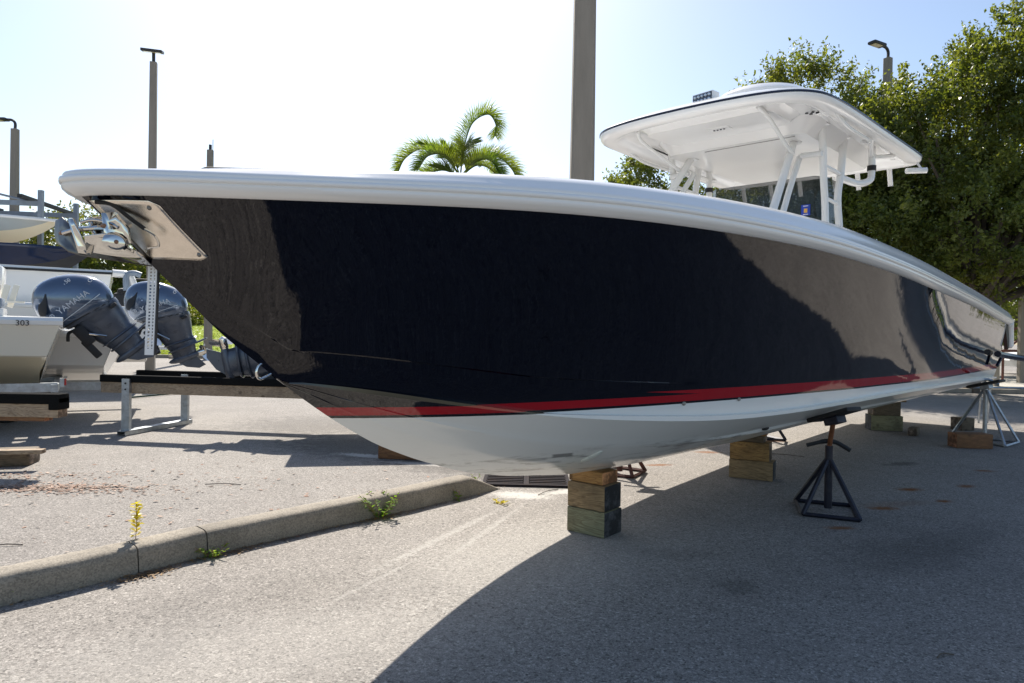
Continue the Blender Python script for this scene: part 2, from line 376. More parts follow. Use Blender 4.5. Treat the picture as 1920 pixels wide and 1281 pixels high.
def hull():
    mb = MB()
    for sg in (1, -1):
        rows = [[L3(s, sg*side(s, f)[0], side(s, f)[1]) for f in FS] for s in ST]
        mb.grid(rows, flip=sg < 0)
        bst = [s for s in ST if s > SC]
        bot = []
        for s in bst:
            wl_, zl = base(s); w2 = wcf(s)+lip(s)*.45; z2 = zc2(s)*sstep(SC, SC+.15, s)+zkf(s)*(1-sstep(SC, SC+.15, s)); zk = zkf(s)
            z1 = zl; z2 = min(z2, z1-.0008)
            z2 = max(z2, zk+.0005)
            row = [L3(s, sg*wl_, zl), L3(s, sg*w2, z1-.003*min(1,lip(s)/.02)), L3(s, sg*(w2+.001), z2)]
            kk = sstep(-.2, 1.2, s)*.016; k2 = sstep(.6, 1.8, s)*.014
            for f, dz, dw in [(.97, 0, 0), (.9, 0, 0), (.8, 0, 0), (.72, 0, 0), (.70, kk, .004), (.66, kk, 0), (.645, 0, 0), (.55, 0, 0), (.45, 0, 0), (.40, k2, .004), (.36, k2, 0), (.345, 0, 0), (.25, 0, 0), (.12, 0, 0), (.04, 0, 0), (0, 0, 0)]:
                bulge = .05*math.sin(math.pi*f)*sstep(SC, -.5, s)*(1-.6*sstep(0, 3, s))
                row.append(L3(s, sg*(w2*f+dw), zk+(z2-zk)*f-bulge*min(1,(z2-zk)/.3)-dz))
            bot.append(row)
        mb.grid(bot, flip=sg < 0)
    # transom
    s = SE; tr = [L3(s, *side(s, f)) for f in FS]
    full = [L3(s, side(s, f)[0], side(s, f)[1]) for f in FS]
    pts = [L3(s, 0, zkf(s)), L3(s, wcf(s)+.013, zc2(s)), L3(s, wcf(s)-.03, zc1(s))]+full
    mir = [Vector((p.x, -p.y, p.z)) for p in pts[1:]]
    mb.add(pts+mir[::-1], [tuple(range(len(pts)+len(mir)))])
    mb.build('hull', M_GEL, BOAT, smooth=True, angle=20)
hull()
def hull_W(s, z):
    wb_, zb_ = base(s); f = min(1, max(0, (z-zb_)/(zgf(s)-zb_))); return side(s, f)[0]
def deck_cap():
    path = []
    ss = [S0+(SE+.42-S0)*((i/130)**1.5) for i in range(131)]
    for s in ss:
        h = .004; dw = (wgf(s+h)-wgf(s))/h; nn = Vector((-dw, 1)).normalized(); path.append((s, wgf(s), nn, zgf(s), ztf(s)))
    n0 = path[0][2]; a0 = math.atan2(n0.y, n0.x); nose = []
    for k in range(8): an = math.pi+(a0-math.pi)*k/8; nose.append((S0, 0.0, Vector((math.cos(an), math.sin(an))), path[0][3], path[0][4]))
    port = nose+path
    def prof(h, s):
        r = [(-.012, -.012), (.012, -.014), (.024, -.002), (.040, .008), (.050, .022), (.053, .034), (.049, .040), (.049, .043), (.058, .046), (.061, .058), (.058, .070), (.049, .073), (.049, .077), (.050, .083), (.043, .096), (.028, .106)]
        k = .72+.23*sstep(-3.0, -.8, s); r = [(o, z*k) for o, z in r]; e = .106*k; hh = max(h, e+.006)
        r += [(.012, e+(hh-e)*.35), (-.01, e+(hh-e)*.62), (-.035, e+(hh-e)*.85), (-.06, hh*.985), (-.085, hh), (-.13, hh-.002), (-.2, hh-.008), (-.23, hh-.02), (-.235, hh-.055)]
        return r
    mb = MB()
    for sg in (1, -1):
        rows = []
        for s, w, nn, zg, zt in port:
            row = []
            for o, dz in prof(zt-zg, s):
                oo = o
                ps = s+nn.x*oo; pw = w+nn.y*oo
                if pw < 0: pw = 0
                if oo < 0 and w+oo < 0: pw = max(0, w+oo)
                row.append(L3(ps, sg*pw, zg+dz))
            rows.append(row)
        mb.grid(rows, flip=sg > 0)
    mb.build('deck_cap', M_WHITE, BOAT, smooth=True, angle=60)
    # foredeck and cockpit liner
    fb = MB()
    for sg in (1, -1):
        fb.grid([[L3(s, sg*max(0, (wgf(s)-.2))*f, ztf(s)-.012) for f in (0, .2, .4, .6, .8, 1)] for s in np.linspace(-2.95, .6, 30)])
    fb.build('foredeck', M_WHITE, BOAT, smooth=True)
    ib = MB()
    for sg in (1, -1):
        ib.grid([[L3(s, sg*(wgf(s)-.236), ztf(s)-.05), L3(s, sg*(min(hull_W(s, 1.5)-.04, wgf(s)-.24)), 1.5), L3(s, sg*(hull_W(s, 1.16)-.05), 1.16), L3(s, 0, 1.14)] for s in np.linspace(.6, SE+.05, 30)])
    ib.add([L3(.6, -.9, 2.16), L3(.6, .9, 2.16), L3(.6, .9, 1.14), L3(.6, -.9, 1.14)], [(0, 1, 2, 3)])
    ib.add([L3(SE+.05, -1.2, 1.9), L3(SE+.05, 1.2, 1.9), L3(SE+.05, 1.2, 1.14), L3(SE+.05, -1.2, 1.14)], [(0, 1, 2, 3)])
    ib.build('cockpit_liner', M_WHITE, BOAT, smooth=True, angle=40)
    hb = MB(); hb.box((0, 0, 0), (.42, .2, .018), M=Matrix.Rotation(R(-10), 4, 'Y'), bev=.006); hb.v = [(x-2.52, y, z+2.050) for x, y, z in hb.v]; hb.build('deck_hatch', M_BLACK, BOAT)
    hb = MB(); hb.box((-1.0, 0, 2.205), (.2, .05, .02), bev=.006); hb.build('cleat', M_SS, BOAT)
deck_cap()
def stern_bits():
    # quarter wing of the cap turning down behind the transom, with black pad
    for sg in (1, -1):
        mb = MB(); w = wgf(9.4)
        pts = bz([(9.36, -sg*(w+.0), 1.72), (9.47, -sg*(w-.01), 1.62), (9.55, -sg*(w-.015), 1.48), (9.60, -sg*(w-.02), 1.33)], 6)
        mb.tube(pts, [.06]*(len(pts)-1)+[.045], 10, flat=1.3); mb.build('quarter_rail', M_WHITE, BOAT, smooth=True, angle=60)
        mb = MB(); mb.prism([(9.02, 1.70), (9.40, 1.68), (9.54, 1.33), (9.36, 1.30), (9.1, 1.55)], 1, -sg*(w-.06), -sg*(w-.01)); mb.build('stern_pad', M_BLACK, BOAT)
    mb = MB(); mb.grid([[L3(9.0, w, z) for w in np.linspace(-1.3, 1.3, 5)] for z in (.9, 1.04)])
    v = [(9.0, 1.29), (10.1, 1.2), (10.1, -1.2), (9.0, -1.29)]
    mb = MB(); mb.add([L3(s, w, .93) for s, w in v]+[L3(s, w, 1.03) for s, w in v], [(0,1,2,3), (4,5,6,7), (0,1,5,4), (1,2,6,5), (2,3,7,6), (3,0,4,7)])
    mb.build('engine_bracket', M_GEL, BOAT)
    mb = MB(); mb.tube([L3(8.1, 1.44, 1.24), L3(8.6, 1.47, 1.215), L3(9.2, 1.62, 1.17), L3(9.7, 1.95, 1.11), L3(10.6, 2.7, 1.06)], .045, 8)
    mb.tube([L3(8.50, 1.45, 1.2), L3(8.36, 1.41, 1.06)], .022, 8); mb.build('swim_rail', M_NAVYTRIM, BOAT, smooth=True)
stern_bits()
def bow_gear():
    # polished chafe plate wrapped on the stem, port and starboard
    for sg in (1, -1):
        mb = MB(); rows = []; n = 14
        for i in range(n+1):
            v = i/n; z = 1.846-.185*v
            s_st = -3.12+(1.868-z)*1.06+.004
            s_l = s_st+.0; s_r = -2.945+.245*v*.86*1.0+.0
            s_r = np.interp(v, [0, .05, .93, .98, 1], [-2.96, -2.93, -2.735, -2.73, -2.75])
            row = []
            for j in range(13):
                s = s_l+(s_r-s_l)*j/12; row.append(L3(s, sg*(hull_W(s, z)+.0035), z))
            rows.append(row)
        mb.grid(rows, flip=sg > 0); o = mb.build('bow_plate', M_PLATE, BOAT, smooth=True)
        sol = o.modifiers.new('s', 'SOLIDIFY'); sol.thickness = .0015; sol.offset = 0
        if sg > 0:
            for (s, z) in ((-2.95, 1.825), (-2.765, 1.68)):
                b = MB(); p = L3(s, hull_W(s, z)+.009, z); b.lathe([(0, .004), (.006, .003), (.009, 0)], M=Matrix.Rotation(R(90), 4, 'X'), c=p, seg=10); b.build('screw', paint('screw_dark', (.2, .19, .18), .4, 1), o, smooth=True)
    # bow eye
    mb = MB(); c = Vector((-2.435, 0, 1.225))
    pts = bz([c+Vector((.06, .0, .045)), c+Vector((.0, 0, .035)), c+Vector((-.02, 0, .0)), c+Vector((-.008, 0, -.028)), c+Vector((.02, 0, -.022)), c+Vector((.06, 0, .0))], 5)
    mb.tube(pts, .006, 8); mb.build('bow_eye', M_SS, BOAT, smooth=True)
bow_gear()

def hull_fittings():
    # small through hull fittings along the paint line, thruster fairing and water intake low on the bottom
    dull = paint('fitting_grey', (.25, .24, .22), .5, .5, .3, 20)
    for s_, z in ((-.10, 1.0), (.47, 1.0), (5.9, 1.10)):
        w = hull_W(s_, z); m = MB(); M = Matrix.Rotation(R(90), 4, 'X'); m.lathe([(0, .006), (.010, .006), (.017, .003), (.019, 0)], M=M, seg=14); m.v = [(x*1.3+s_, y-w, z_*.7+z) for x, y, z_ in m.v]; m.build('hull_fitting', dull, BOAT, smooth=True)
    def bot(s_, f):
        w2 = wcf(s_)+lip(s_)*.45; zk = zkf(s_); return L3(s_, w2*f, zk+(zc2(s_)-zk)*f-.05*math.sin(math.pi*f)*sstep(SC, -.5, s_)*(1-.6*sstep(0, 3, s_))*min(1, (zc2(s_)-zk)/.3))
    for (sc_, sf, L, W, col, nm) in ((.30, .40, .085, .024, paint('fairing_grey', (.60, .63, .57), .4, 0, .15, 20), 'thruster_fairing'), (1.55, .42, .055, .018, M_BLACK, 'water_intake')):
        c = bot(sc_, sf); c0 = Vector(((-.515, -.372, .683) if nm[0] == 't' else (1.277, -.727, .721))); t2 = (bot(sc_, sf+.1)-bot(sc_, sf-.1)).normalized(); a2 = (bot(sc_+.1, sf)-bot(sc_-.1, sf)).normalized(); n2 = a2.cross(t2).normalized()
        if n2.z > 0: n2 = -n2
        c = c0; n2 = Vector((-.15, -.5, -.85) if nm[0] == 't' else (-.08, -.85, -.52)).normalized(); dg = Vector((.16, -.86, .5) if nm[0] == 't' else (1, -.06, .02)).normalized(); sd_ = dg.cross(n2).normalized(); rows = []
        for k, (r_, h) in enumerate(((1.0, -.004), (.9, .008), (.6, .014), (.02, .016))):
            rows.append([c+n2*h+dg*L*r_*math.cos(a)+sd_*W*r_*math.sin(a) for a in np.linspace(0, 2*math.pi, 21)[:-1]])
        m = MB(); m.grid(rows, close=True); m.build(nm, col, BOAT, smooth=True)
hull_fittings()
# ---------------------------------------------------------------- hard top, console
def hardtop():
    def L3(s, w, z): return Vector((s, -w, z-(.072-.030*(s-2.9))*sstep(2.9, 3.25, z)))
    base_ = [(1.2,0),(1.21,.3),(1.25,.6),(1.33,.82),(1.47,.96),(1.68,1.03),(2.2,1.07),(3.2,1.10),(4.2,1.13),(4.45,1.12),(4.57,1.05),(4.61,.9),(4.62,.5),(4.62,0)]
    half = bz([(s, w, 0) for s, w in base_], 4)
    out = [(p.x, p.y) for p in half]+[(p.x, -p.y) for p in reversed(half[1:-1])]
    n = len(out); cx = 2.9
    def ring(off, z, zc=0):
        r = []
        for i in range(n):
            a, b = Vector(out[(i-1) % n]), Vector(out[(i+1) % n]); t = (b-a).normalized(); nn = Vector((-t.y, t.x))
            if nn.dot(Vector(out[i])-Vector((cx, 0))) < 0: nn = -nn
            p = Vector(out[i])+nn*off; rr = 1-min(1, abs(p.y)/1.15)**2; r.append(L3(p.x, p.y, z+zc*rr))
        return r
    def scaled(k, z, zc=0):
        return [L3(cx+(s-cx)*k, w*k, z+zc*(1-(abs(w)*k/1.15)**2)) for s, w in out]
    rows = [scaled(.02, 3.385, .02), scaled(.5, 3.385, .02), ring(-.24, 3.385, .02), ring(-.20, 3.378), ring(-.16, 3.352), ring(-.13, 3.345), ring(-.035, 3.335), ring(-.01, 3.343), ring(.004, 3.362), ring(.006, 3.385)]
    mb = MB(); mb.grid(rows, close=True, mi=0)
    mb.grid([ring(.006, 3.385), ring(.012, 3.388), ring(.012, 3.402), ring(.004, 3.406)], close=True, mi=1)
    mb.grid([ring(.004, 3.406), ring(-.02, 3.425), ring(-.12, 3.44, .03), scaled(.7, 3.45, .05), scaled(.35, 3.46, .06), scaled(.02, 3.46, .07)], close=True, mi=0)
    top = mb.build('hardtop', [M_TOP, M_NAVYTRIM], BOAT, smooth=True, angle=40)
    # raised visor moulding and dropped electronics box under the top
    def block(x0, x1, w0, w1, z, z1, sl, name, par=BOAT):
        b = MB(); hull_ = []
        v = []
        for (zz, e) in ((z1, sl), (z+.02, .012), (z, 0.)):
            ring_ = []
            rr = .09 + e
            for (sx, sy, a0) in ((x1, w1, 0), (x0, w1, 90), (x0, w0, 180), (x1, w0, 270)):
                cxx = sx-(rr if a0 in (0, 270) else -rr)+(e if a0 in (0, 270) else -e); cy = sy-(rr if a0 in (0, 90) else -rr)+(e if a0 in (0, 90) else -e)
                for k in range(5): an = R(a0+k*22.5); ring_.append(L3(cxx+rr*math.cos(an), cy+rr*math.sin(an), zz))
            v.append(ring_)
        b.grid(v, close=True); m = len(v[0]); o = len(b.v)-m; b.f.append(tuple(range(o, o+m))); b.mi.append(0)
        return b.build(name, M_TOP, par, smooth=True, angle=40)
    block(2.12, 4.1, -.62, .68, 3.27, 3.40, .12, 'electronics_box')
    block(1.52, 2.05, -.52, .62, 3.34, 3.40, .08, 'visor_moulding')
    sb = MB(); sb.box(L3(2.2, .16, 3.268), (.006, .84, .004)); sb.build('box_seam', paint('seam_grey', (.22, .21, .2), .6), BOAT)
    # courtesy light, speaker dots
    lb = MB(); lb.box(L3(1.77, .08, 3.336), (.1, .2, .008), bev=.003); lo = lb.build('courtesy_light', M_PIPE, BOAT)
    cell = paint('lens_dark', (.1, .1, .11), .2)
    for k in (-.045, -.015, .015, .045):
        c = MB(); c.lathe([(0, -.006), (.009, -.006), (.01, 0)], c=L3(1.77, .08+k, 3.332), seg=8); c.build('lamp', cell, lo)
    for i in range(2):
        for j in range(3):
            c = MB(); c.lathe([(0, -.006), (.014, -.006), (.015, 0)], c=L3(2.10+.045*i-.12, .80+.05*(j-1)+.02*i, 3.388), seg=8); c.build('vent_hole', M_BLACK, BOAT)
    gb = MB(); gb.tube([L3(2.1, -.78, 3.375), L3(2.9, -.82, 3.375)], .008, 6); gb.build('zip_line', M_BLACK, BOAT)
    # legs
    def pipe(pts, r=.030, n=6, name='support_leg', mat=None, seg=10):
        b = MB(); b.tube(bz([L3(*p) for p in pts], n) if len(pts) > 2 else [L3(*p) for p in pts], r, seg); return b.build(name, mat or M_PIPE, BOAT, smooth=True, angle=60)
    def flange(s, w, z):
        b = MB(); b.lathe([(0, 0), (.06, 0), (.062, -.008), (.034, -.016), (0, -.016)], c=L3(s, w, z), seg=14); b.build('flange', M_PIPE, BOAT, smooth=True)
    for sg, o in ((1, 0), (-1, .0)):
        pipe([(2.42, sg*.50, 3.30), (1.80, sg*.56, 2.5), (1.0, sg*.6, 1.5), (.9, sg*.6, 1.16)], .034)
        pipe([(2.50, sg*.52, 3.12), (2.05, sg*.56, 2.55), (1.7, sg*.58, 2.0), (1.6, sg*.58, 1.16)], .027)
        pipe([(2.42, sg*.74, 3.38), (2.50, sg*.73, 2.9), (2.62, sg*.72, 2.45), (2.7, sg*.72, 1.15)], .032)
        pipe([(3.05, sg*.74, 3.38), (2.98, sg*.74, 3.0), (2.93, sg*.73, 2.72), (3.02, sg*.73, 2.3), (3.05, sg*.73, 1.15)], .034)
        pipe([(2.42, sg*.74, 3.10), (2.45, sg*.55, 3.12)], .024, name='brace')
        pipe([(2.56, sg*.73, 2.68), (2.94, sg*.73, 2.68)], .018, name='brace')
        pipe([(2.48, sg*.73, 2.97), (2.97, sg*.74, 2.97)], .02, name='brace')
        flange(2.42, sg*.50, 3.27); flange(2.42, sg*.74, 3.388); flange(3.05, sg*.74, 3.388)
        pipe([(1.45, sg*.55, 3.36), (1.6, sg*.58, 3.30), (2.05, sg*.55, 3.17), (2.28, sg*.54, 3.10)], .017, name='brace')
        # outrigger pipe hooks out and back into the rear leg
        pipe([(1.92, sg*.98, 3.37), (2.3, sg*.98, 3.30), (3.0, sg*.98, 3.31), (3.05, sg*.9, 3.33)], .016, name='grab_rail')
        pipe([(3.55, sg*.86, 3.38), (3.56, sg*.86, 3.12), (3.52, sg*.85, 3.0), (3.3, sg*.80, 2.93), (2.97, sg*.74, 2.93)], .034, name='outrigger_pipe')
        b = MB(); b.tube([L3(3.56, sg*.86, 3.19), L3(3.56, sg*.86, 3.13)], .043, 12); b.build('outrigger_collar', M_BLACK, BOAT, smooth=True)
        pipe([(3.56, sg*.86, 3.28), (3.85, sg*.95, 3.33), (4.0, sg*.98, 3.37)], .02, name='brace'); pipe([(3.56, sg*.86, 3.28), (3.25, sg*.93, 3.33), (3.1, sg*.98, 3.37)], .02, name='brace')
    # rod holders along the rear edge
    for w in (-.9, -.55, -.2, .2, .45, .78):
        b = MB(); b.tube([L3(4.60, w, 3.36), L3(4.68, w, 3.17)], .026, 10); b.tube([L3(4.682, w, 3.165), L3(4.683, w, 3.160)], .029, 10); b.build('rod_holder', M_PIPE, BOAT, smooth=True, angle=40)
    b = MB(); b.tube([L3(4.40, .99, 3.26), L3(4.52, 1.16, 3.26)], .03, 10); b.tube([L3(4.47, 1.08, 3.34), L3(4.5, 1.12, 3.27)], .012, 8); b.build('rod_holder', M_PIPE, BOAT, smooth=True, angle=40)
    # forward flood light
    M = Matrix.Rotation(R(38), 3, 'Z').to_4x4()
    c = L3(1.46, .10, 3.515); lb = MB()
    lb.box(c, (.10, .20, .095), M=Matrix.Rotation(R(-8), 4, 'Z'), bev=.008); lb.box(c+Vector((.05, 0, -.055)), (.05, .1, .05)); fl = lb.build('flood_light', M_PIPE, BOAT)
    M2 = Matrix.Rotation(R(-8), 4, 'Z'); fb = MB(); fb.box(c+M2@Vector((-.052, 0, 0)), (.004, .18, .075), M=M2); fb.build('light_face', paint('lamp_face', (.05, .06, .08), .2), fl)
    led = paint('led_lens', (.55, .6, .66), .08, .6)
    for i in range(5):
        for j in range(2):
            b = MB(); b.lathe([(0, .012), (.010, .010), (.014, 0)], M=M2@Matrix.Rotation(R(-90), 4, 'Y'), c=c+M2@Vector((-.054, -.068+.034*i, -.018+.036*j)), seg=10); b.build('led', led, fl, smooth=True)
    # radar dome
    b = MB(); b.lathe([(0, .20), (.14, .195), (.28, .175), (.38, .14), (.44, .09), (.44, .04), (.36, 0)], c=L3(2.35, .22, 3.58), seg=40); b.build('radar_dome', M_TOP, BOAT, smooth=True, angle=50)
    # console with windshield
    cb = MB()
    cb.prism([(2.75, 1.14), (2.85, 1.9), (3.02, 2.36), (3.75, 2.36), (3.9, 2.1), (3.9, 1.14)], 1, -.5, .5); cb.build('console', M_WHITE, BOAT, bevel=.03)
    t = NT('tinted_acrylic'); glm = t.fin((.22, .25, .25), .03, 0, None, Transmission_Weight=.0, IOR=1.45)
    t.b.inputs['Alpha'].default_value = .52; t.b.inputs['Base Color'].default_value = (.035, .045, .05, 1)
    g = MB(); g.grid([[L3(2.98+.0*z+(.10 if abs(w) > .5 else 0), w, z) for w in (-.58, -.5, 0, .5, .58)] for z in (2.34, 2.7, 3.0)])
    wsd = g.build('windshield', t.m, BOAT); so_ = wsd.modifiers.new('s', 'SOLIDIFY'); so_.thickness = .008
    g = MB(); g.grid([[L3(s, .585, z) for s in (3.08, 3.3, 3.5)] for z in (2.34, 2.8, 3.0)])
    w2 = g.build('side_glass', t.m, BOAT); so_ = w2.modifiers.new('s', 'SOLIDIFY'); so_.thickness = .008
    st = MB(); st.box(L3(2.965, .43, 2.66), (.003, .085, .105)); sk = st.build('sticker', paint('sticker_blue', (.01, .05, .42), .4), wsd)
    st = MB(); st.box(L3(2.962, .43, 2.655), (.003, .032, .04)); st.build('emblem', paint('sticker_gold', (.75, .42, .08), .4), sk)
    for z in (2.70, 2.618):
        st = MB(); 
        for k in range(4): st.box(L3(2.962, .43+(k-1.5)*.012, z), (.002, .009, .008))
        st.build('lettering', paint('sticker_white', (.8, .8, .8), .4), sk)
    sb = MB(); sb.box(L3(4.35, 0, 1.75), (.5, .9, 1.15), bev=.06); sb.build('helm_seat', M_WHITE, BOAT, smooth=True)
    # mesh-net speaker seen behind the port leg
hardtop()

# ---------------------------------------------------------------- timber blocks and stands
def m_wood(name, c0, c1, endc=None, sc=1.0, stain=(.05, .035, .02), st=.5):
    t = NT(name); v = t.co(); rnd = t.n('ObjectInfo').outputs['Random']
    v2 = t.n('VectorMath', {0: v, 1: t.n('CombineXYZ', {0: t.math('MULTIPLY', rnd, 40), 1: t.math('MULTIPLY', rnd, 17), 2: 0.}).outputs[0]}, operation='ADD').outputs[0]
    p = t.map(v2, scale=(1.2, 9, 9)); w = t.noise(p, 1.6*sc, 3, .5, 1.2)
    rings = t.math('FRACT', t.math('MULTIPLY', w, 9.0)); rings = t.ramp(rings, [(0, 0.), (.55, .35), (.8, 1.), (1., .1)])
    c = t.mix(rings, c0, c1)
    kn = t.voro(t.map(v2, scale=(1, 1, 1)), 5.5, 'F1', 0); km = t.ramp(kn, [(.10, 1.), (.2, 0.)])
    c = t.mix(t.math('MULTIPLY', km, .75), c, tuple(k*.35 for k in c1))
    f = t.noise(t.map(v2, scale=(3, 60, 60)), 3, 4, .6); c = t.mix(1., c, t.ramp(f, [(.3, .7), (.7, 1.15)]), 'MULTIPLY')
    d = t.ramp(t.noise(v2, 4, 6, .7), [(.48, 0.), (.7, 1.)]); c = t.mix(t.math('MULTIPLY', d, st), c, stain)
    if endc:
        nx = t.math('ABSOLUTE', t.n('SeparateXYZ', {0: t.n('TexCoord').outputs['Normal']}).outputs[0]); e = t.math('GREATER_THAN', nx, .7)
        ed = t.mix(t.ramp(t.noise(v2, 9, 5, .7), [(.45, 0.), (.7, 1.)]), endc, tuple(min(1, k*5+.05) for k in endc)); c = t.mix(e, c, ed)
    h = t.math('ADD', rings, t.math('MULTIPLY', f, .7))
    return t.fin(c, .78, 0, t.bump(h, .35, .003))
W_GREEN = m_wood('treated_green_timber', (.27, .26, .15), (.165, .145, .075), (.012, .012, .013))
W_BROWN = m_wood('brown_timber', (.34, .235, .12), (.19, .12, .055), (.012, .012, .013))
W_ORANGE = m_wood('orange_timber', (.42, .23, .075), (.26, .125, .035), (.18, .075, .025), st=.25)
W_RED = m_wood('red_brown_timber', (.26, .125, .05), (.15, .065, .028), (.12, .05, .022))
W_DARK = m_wood('weathered_timber', (.17, .13, .085), (.09, .065, .042), (.07, .05, .035))
W_GREY = m_wood('grey_weathered_plank', (.44, .33, .22), (.26, .18, .11), (.12, .08, .05), stain=(.08, .06, .045))
def block(name, c, size, rz, mat, label, group=None, cat='timber block', wedge=None, tilt=0):
    mb = MB()
    mb.box((0, 0, 0), size, bev=.010)
    if wedge:
        mb.v = [(x, y, z if z < 0 else z-wedge*(.5-x/size[0])) for x, y, z in mb.v]
    mb.v = [(x+random.uniform(-.0015, .0015), y+random.uniform(-.0015, .0015), z) for x, y, z in mb.v]
    o = mb.build(name, mat, smooth=True, angle=30); o.location = c; o.rotation_euler = (0, tilt, rz)
    return tag(o, label, cat, group)
def stacks():
    # stack 1 under the forefoot: long axis roughly across the view
    a = math.atan2(4.71-4.89, .63-.41)          # front face direction on the ground
        # local x = along front face edge (length), local y = depth
    ex = Vector((math.cos(a), math.sin(a), 0)); ey = Vector((-ex.y, ex.x, 0))
    org = Vector((.63, 4.70, 0))                # front right bottom corner
    c = org-ex*.135+ey*.135
    g = 'timber blocks under the keel'
    block('timber_block', c+Vector((0, 0, .0895)), (.315, .235, .175), a, W_GREEN, 'greenish treated timber block at the bottom of the nearest stack under the hull', g)
    block('timber_block', c+Vector((-.002, .004, .269)), (.31, .23, .178), a+.015, W_BROWN, 'knotty brown timber block in the middle of the nearest stack under the hull', g)
    block('timber_wedge', c+Vector((-.01, .01, .405)), (.285, .20, .088), a-.02, W_ORANGE, 'orange timber wedge on top of the nearest stack, touching the keel', g, 'timber wedge', wedge=.0)
    # stack 2
    c = Vector((2.44, 6.86, 0)); a2 = a+.18
    block('timber_block', c+Vector((0, 0, .095)), (.42, .20, .185), a2, W_BROWN, 'brown timber block with a knot at the bottom of the second stack', g)
    block('timber_block', c+Vector((-.015, .01, .28)), (.38, .2, .18), a2+.03, m_wood('amber_timber', (.40,.24,.085), (.22,.115,.04), (.06,.04,.025)), 'amber grained timber block in the middle of the second stack', g)
    block('timber_block', c+Vector((-.03, .0, .405)), (.30, .18, .062), a2-.03, W_DARK, 'thin dark timber block near the top of the second stack', g)
    block('timber_wedge', c+Vector((.0, .02, .452)), (.28, .16, .04), a2+.02, W_ORANGE, 'thin orange wedge on top of the second stack', g, 'timber wedge')
    # stack 3
    c = Vector((5.88, 10.75, 0)); a3 = a+.5
    block('timber_block', c+Vector((0, 0, .12)), (.46, .30, .235), a3, W_GREEN, 'large dull green timber block at the bottom of the third stack', g)
    block('timber_block', c+Vector((0.0, .0, .345)), (.40, .26, .21), a3+.02, W_DARK, 'dark timber block at the top of the third stack, below the flat plank', g)
    block('timber_plank', c+Vector((.06, .0, .47)), (.46, .24, .035), a3-.03, W_BROWN, 'flat brown plank on top of the third stack of blocks', g, 'timber plank')
    block('timber_block', Vector((6.02, 10.18, .06)), (.30, .12, .115), a3+1.1, W_DARK, 'small loose dark timber block lying beside the third stack', None)
    block('timber_block', Vector((6.12, 9.08, .098)), (.46, .22, .19), -.06, W_RED, 'red brown timber block lying under the galvanised jack stand', None)
    block('timber_block', Vector((7.22, 10.9, .10)), (.24, .22, .2), .2, W_DARK, 'dark timber block half hidden behind the galvanised jack stand', None)
    block('timber_block', Vector((-1.2, 7.68, .085)), (.50, .3, .165), -.12, W_RED, 'rusty brown timber block half hidden behind the white forefoot of the hull', None)
stacks()
def jack_stand(c, foot, hub_z, top, mats, pad_dir, pad_len, label, group, screw_m, rot=0, handle=True, name='jack_stand'):
    """foot: list of world xy points of the base corners; hub at c; head at top"""
    r = empty(name, c, 0, label, 'jack stand', group); c = Vector(c); fr, sc, pm = mats
    F = [Vector((*p, .018))-c for p in foot]
    for a, b in zip(F, F[1:]+F[:1]):
        mb = MB(); mb.tube([a, b], .017, 4); mb.build('base_bar', fr, r)
    for f in F:
        mb = MB(); mb.tube([f, Vector((f.x*.06, f.y*.06, hub_z))], .02, 6); mb.build('leg', fr, r, smooth=True)
    mb = MB(); mb.tube([(0, 0, .03 if len(F) > 3 else hub_z*.0+.05), (0, 0, hub_z+.12)], .03, 10); mb.build('post', fr, r, smooth=True, angle=60)
    T = Vector(top)-c
    mb = MB(); mb.tube([(0, 0, hub_z+.1), T+Vector((0, 0, -.03))], .019, 12); mb.build('screw', screw_m, r, smooth=True)
    if handle:
        mb = MB(); mb.tube(bz([(-.17, .03, hub_z+.115), (-.05, .01, hub_z+.15), (0, 0, hub_z+.155), (.06, -.01, hub_z+.145), (.15, -.05, hub_z+.09)], 4), [.016]*4+[.019]*8+[.018]*5, 8); mb.build('handle', M_BLACK if fr != M_GALV else fr, r, smooth=True)
    d = Vector(pad_dir).normalized(); side_ = d.cross(Vector((0, 0, 1))).normalized(); up = side_.cross(d)
    mb = MB(); pts = [T+d*(pad_len*(k-.5))+up*.015 for k in (0, .06, .5, .94, 1)]
    M = Matrix((d, side_, up)).transposed().to_4x4(); mb.box(T+up*.012, (pad_len, .17, .036), M=M, bev=.012); mb.build('pad', pm, r, smooth=True)
    mb = MB(); mb.box(T-up*.035, (.13, .11, .06), M=M, bev=.008); mb.build('head', sc, r)
    return r
M_STEELBLK = paint('black_steel', (.014, .016, .03), .45, .3, .3, 18, .2, (.05, .045, .05))
M_GALV = paint('galvanised_steel', (.42, .45, .48), .42, .85, .18, 14, .2, (.22, .22, .22))
M_RUST = paint('rusty_screw', (.20, .075, .03), .7, .4, .3, 30, .3)
M_RUSTFR = paint('rusty_frame', (.10, .035, .025), .65, .3, .35, 18, .3, (.03, .02, .02))
KD = Vector((math.cos(ANG), math.sin(ANG), 0)); ND = Vector((math.sin(ANG), -math.cos(ANG), 0))   # aft, port
def bw(s, w, z): return K0+KD*s+ND*w+Vector((0, 0, z))
jack_stand((2.60, 5.56, 0), [(2.33, 5.40), (2.70, 5.24), (2.88, 5.70), (2.46, 5.86)], .42, (2.59, 5.47, .79), (M_STEELBLK, M_STEELBLK, M_BLACK), ND*.86-KD*.35+Vector((0, 0, .33)), .40,
           'black jack stand with four splayed legs and a rusty screw, nearest the camera', 'jack stands', M_RUST)
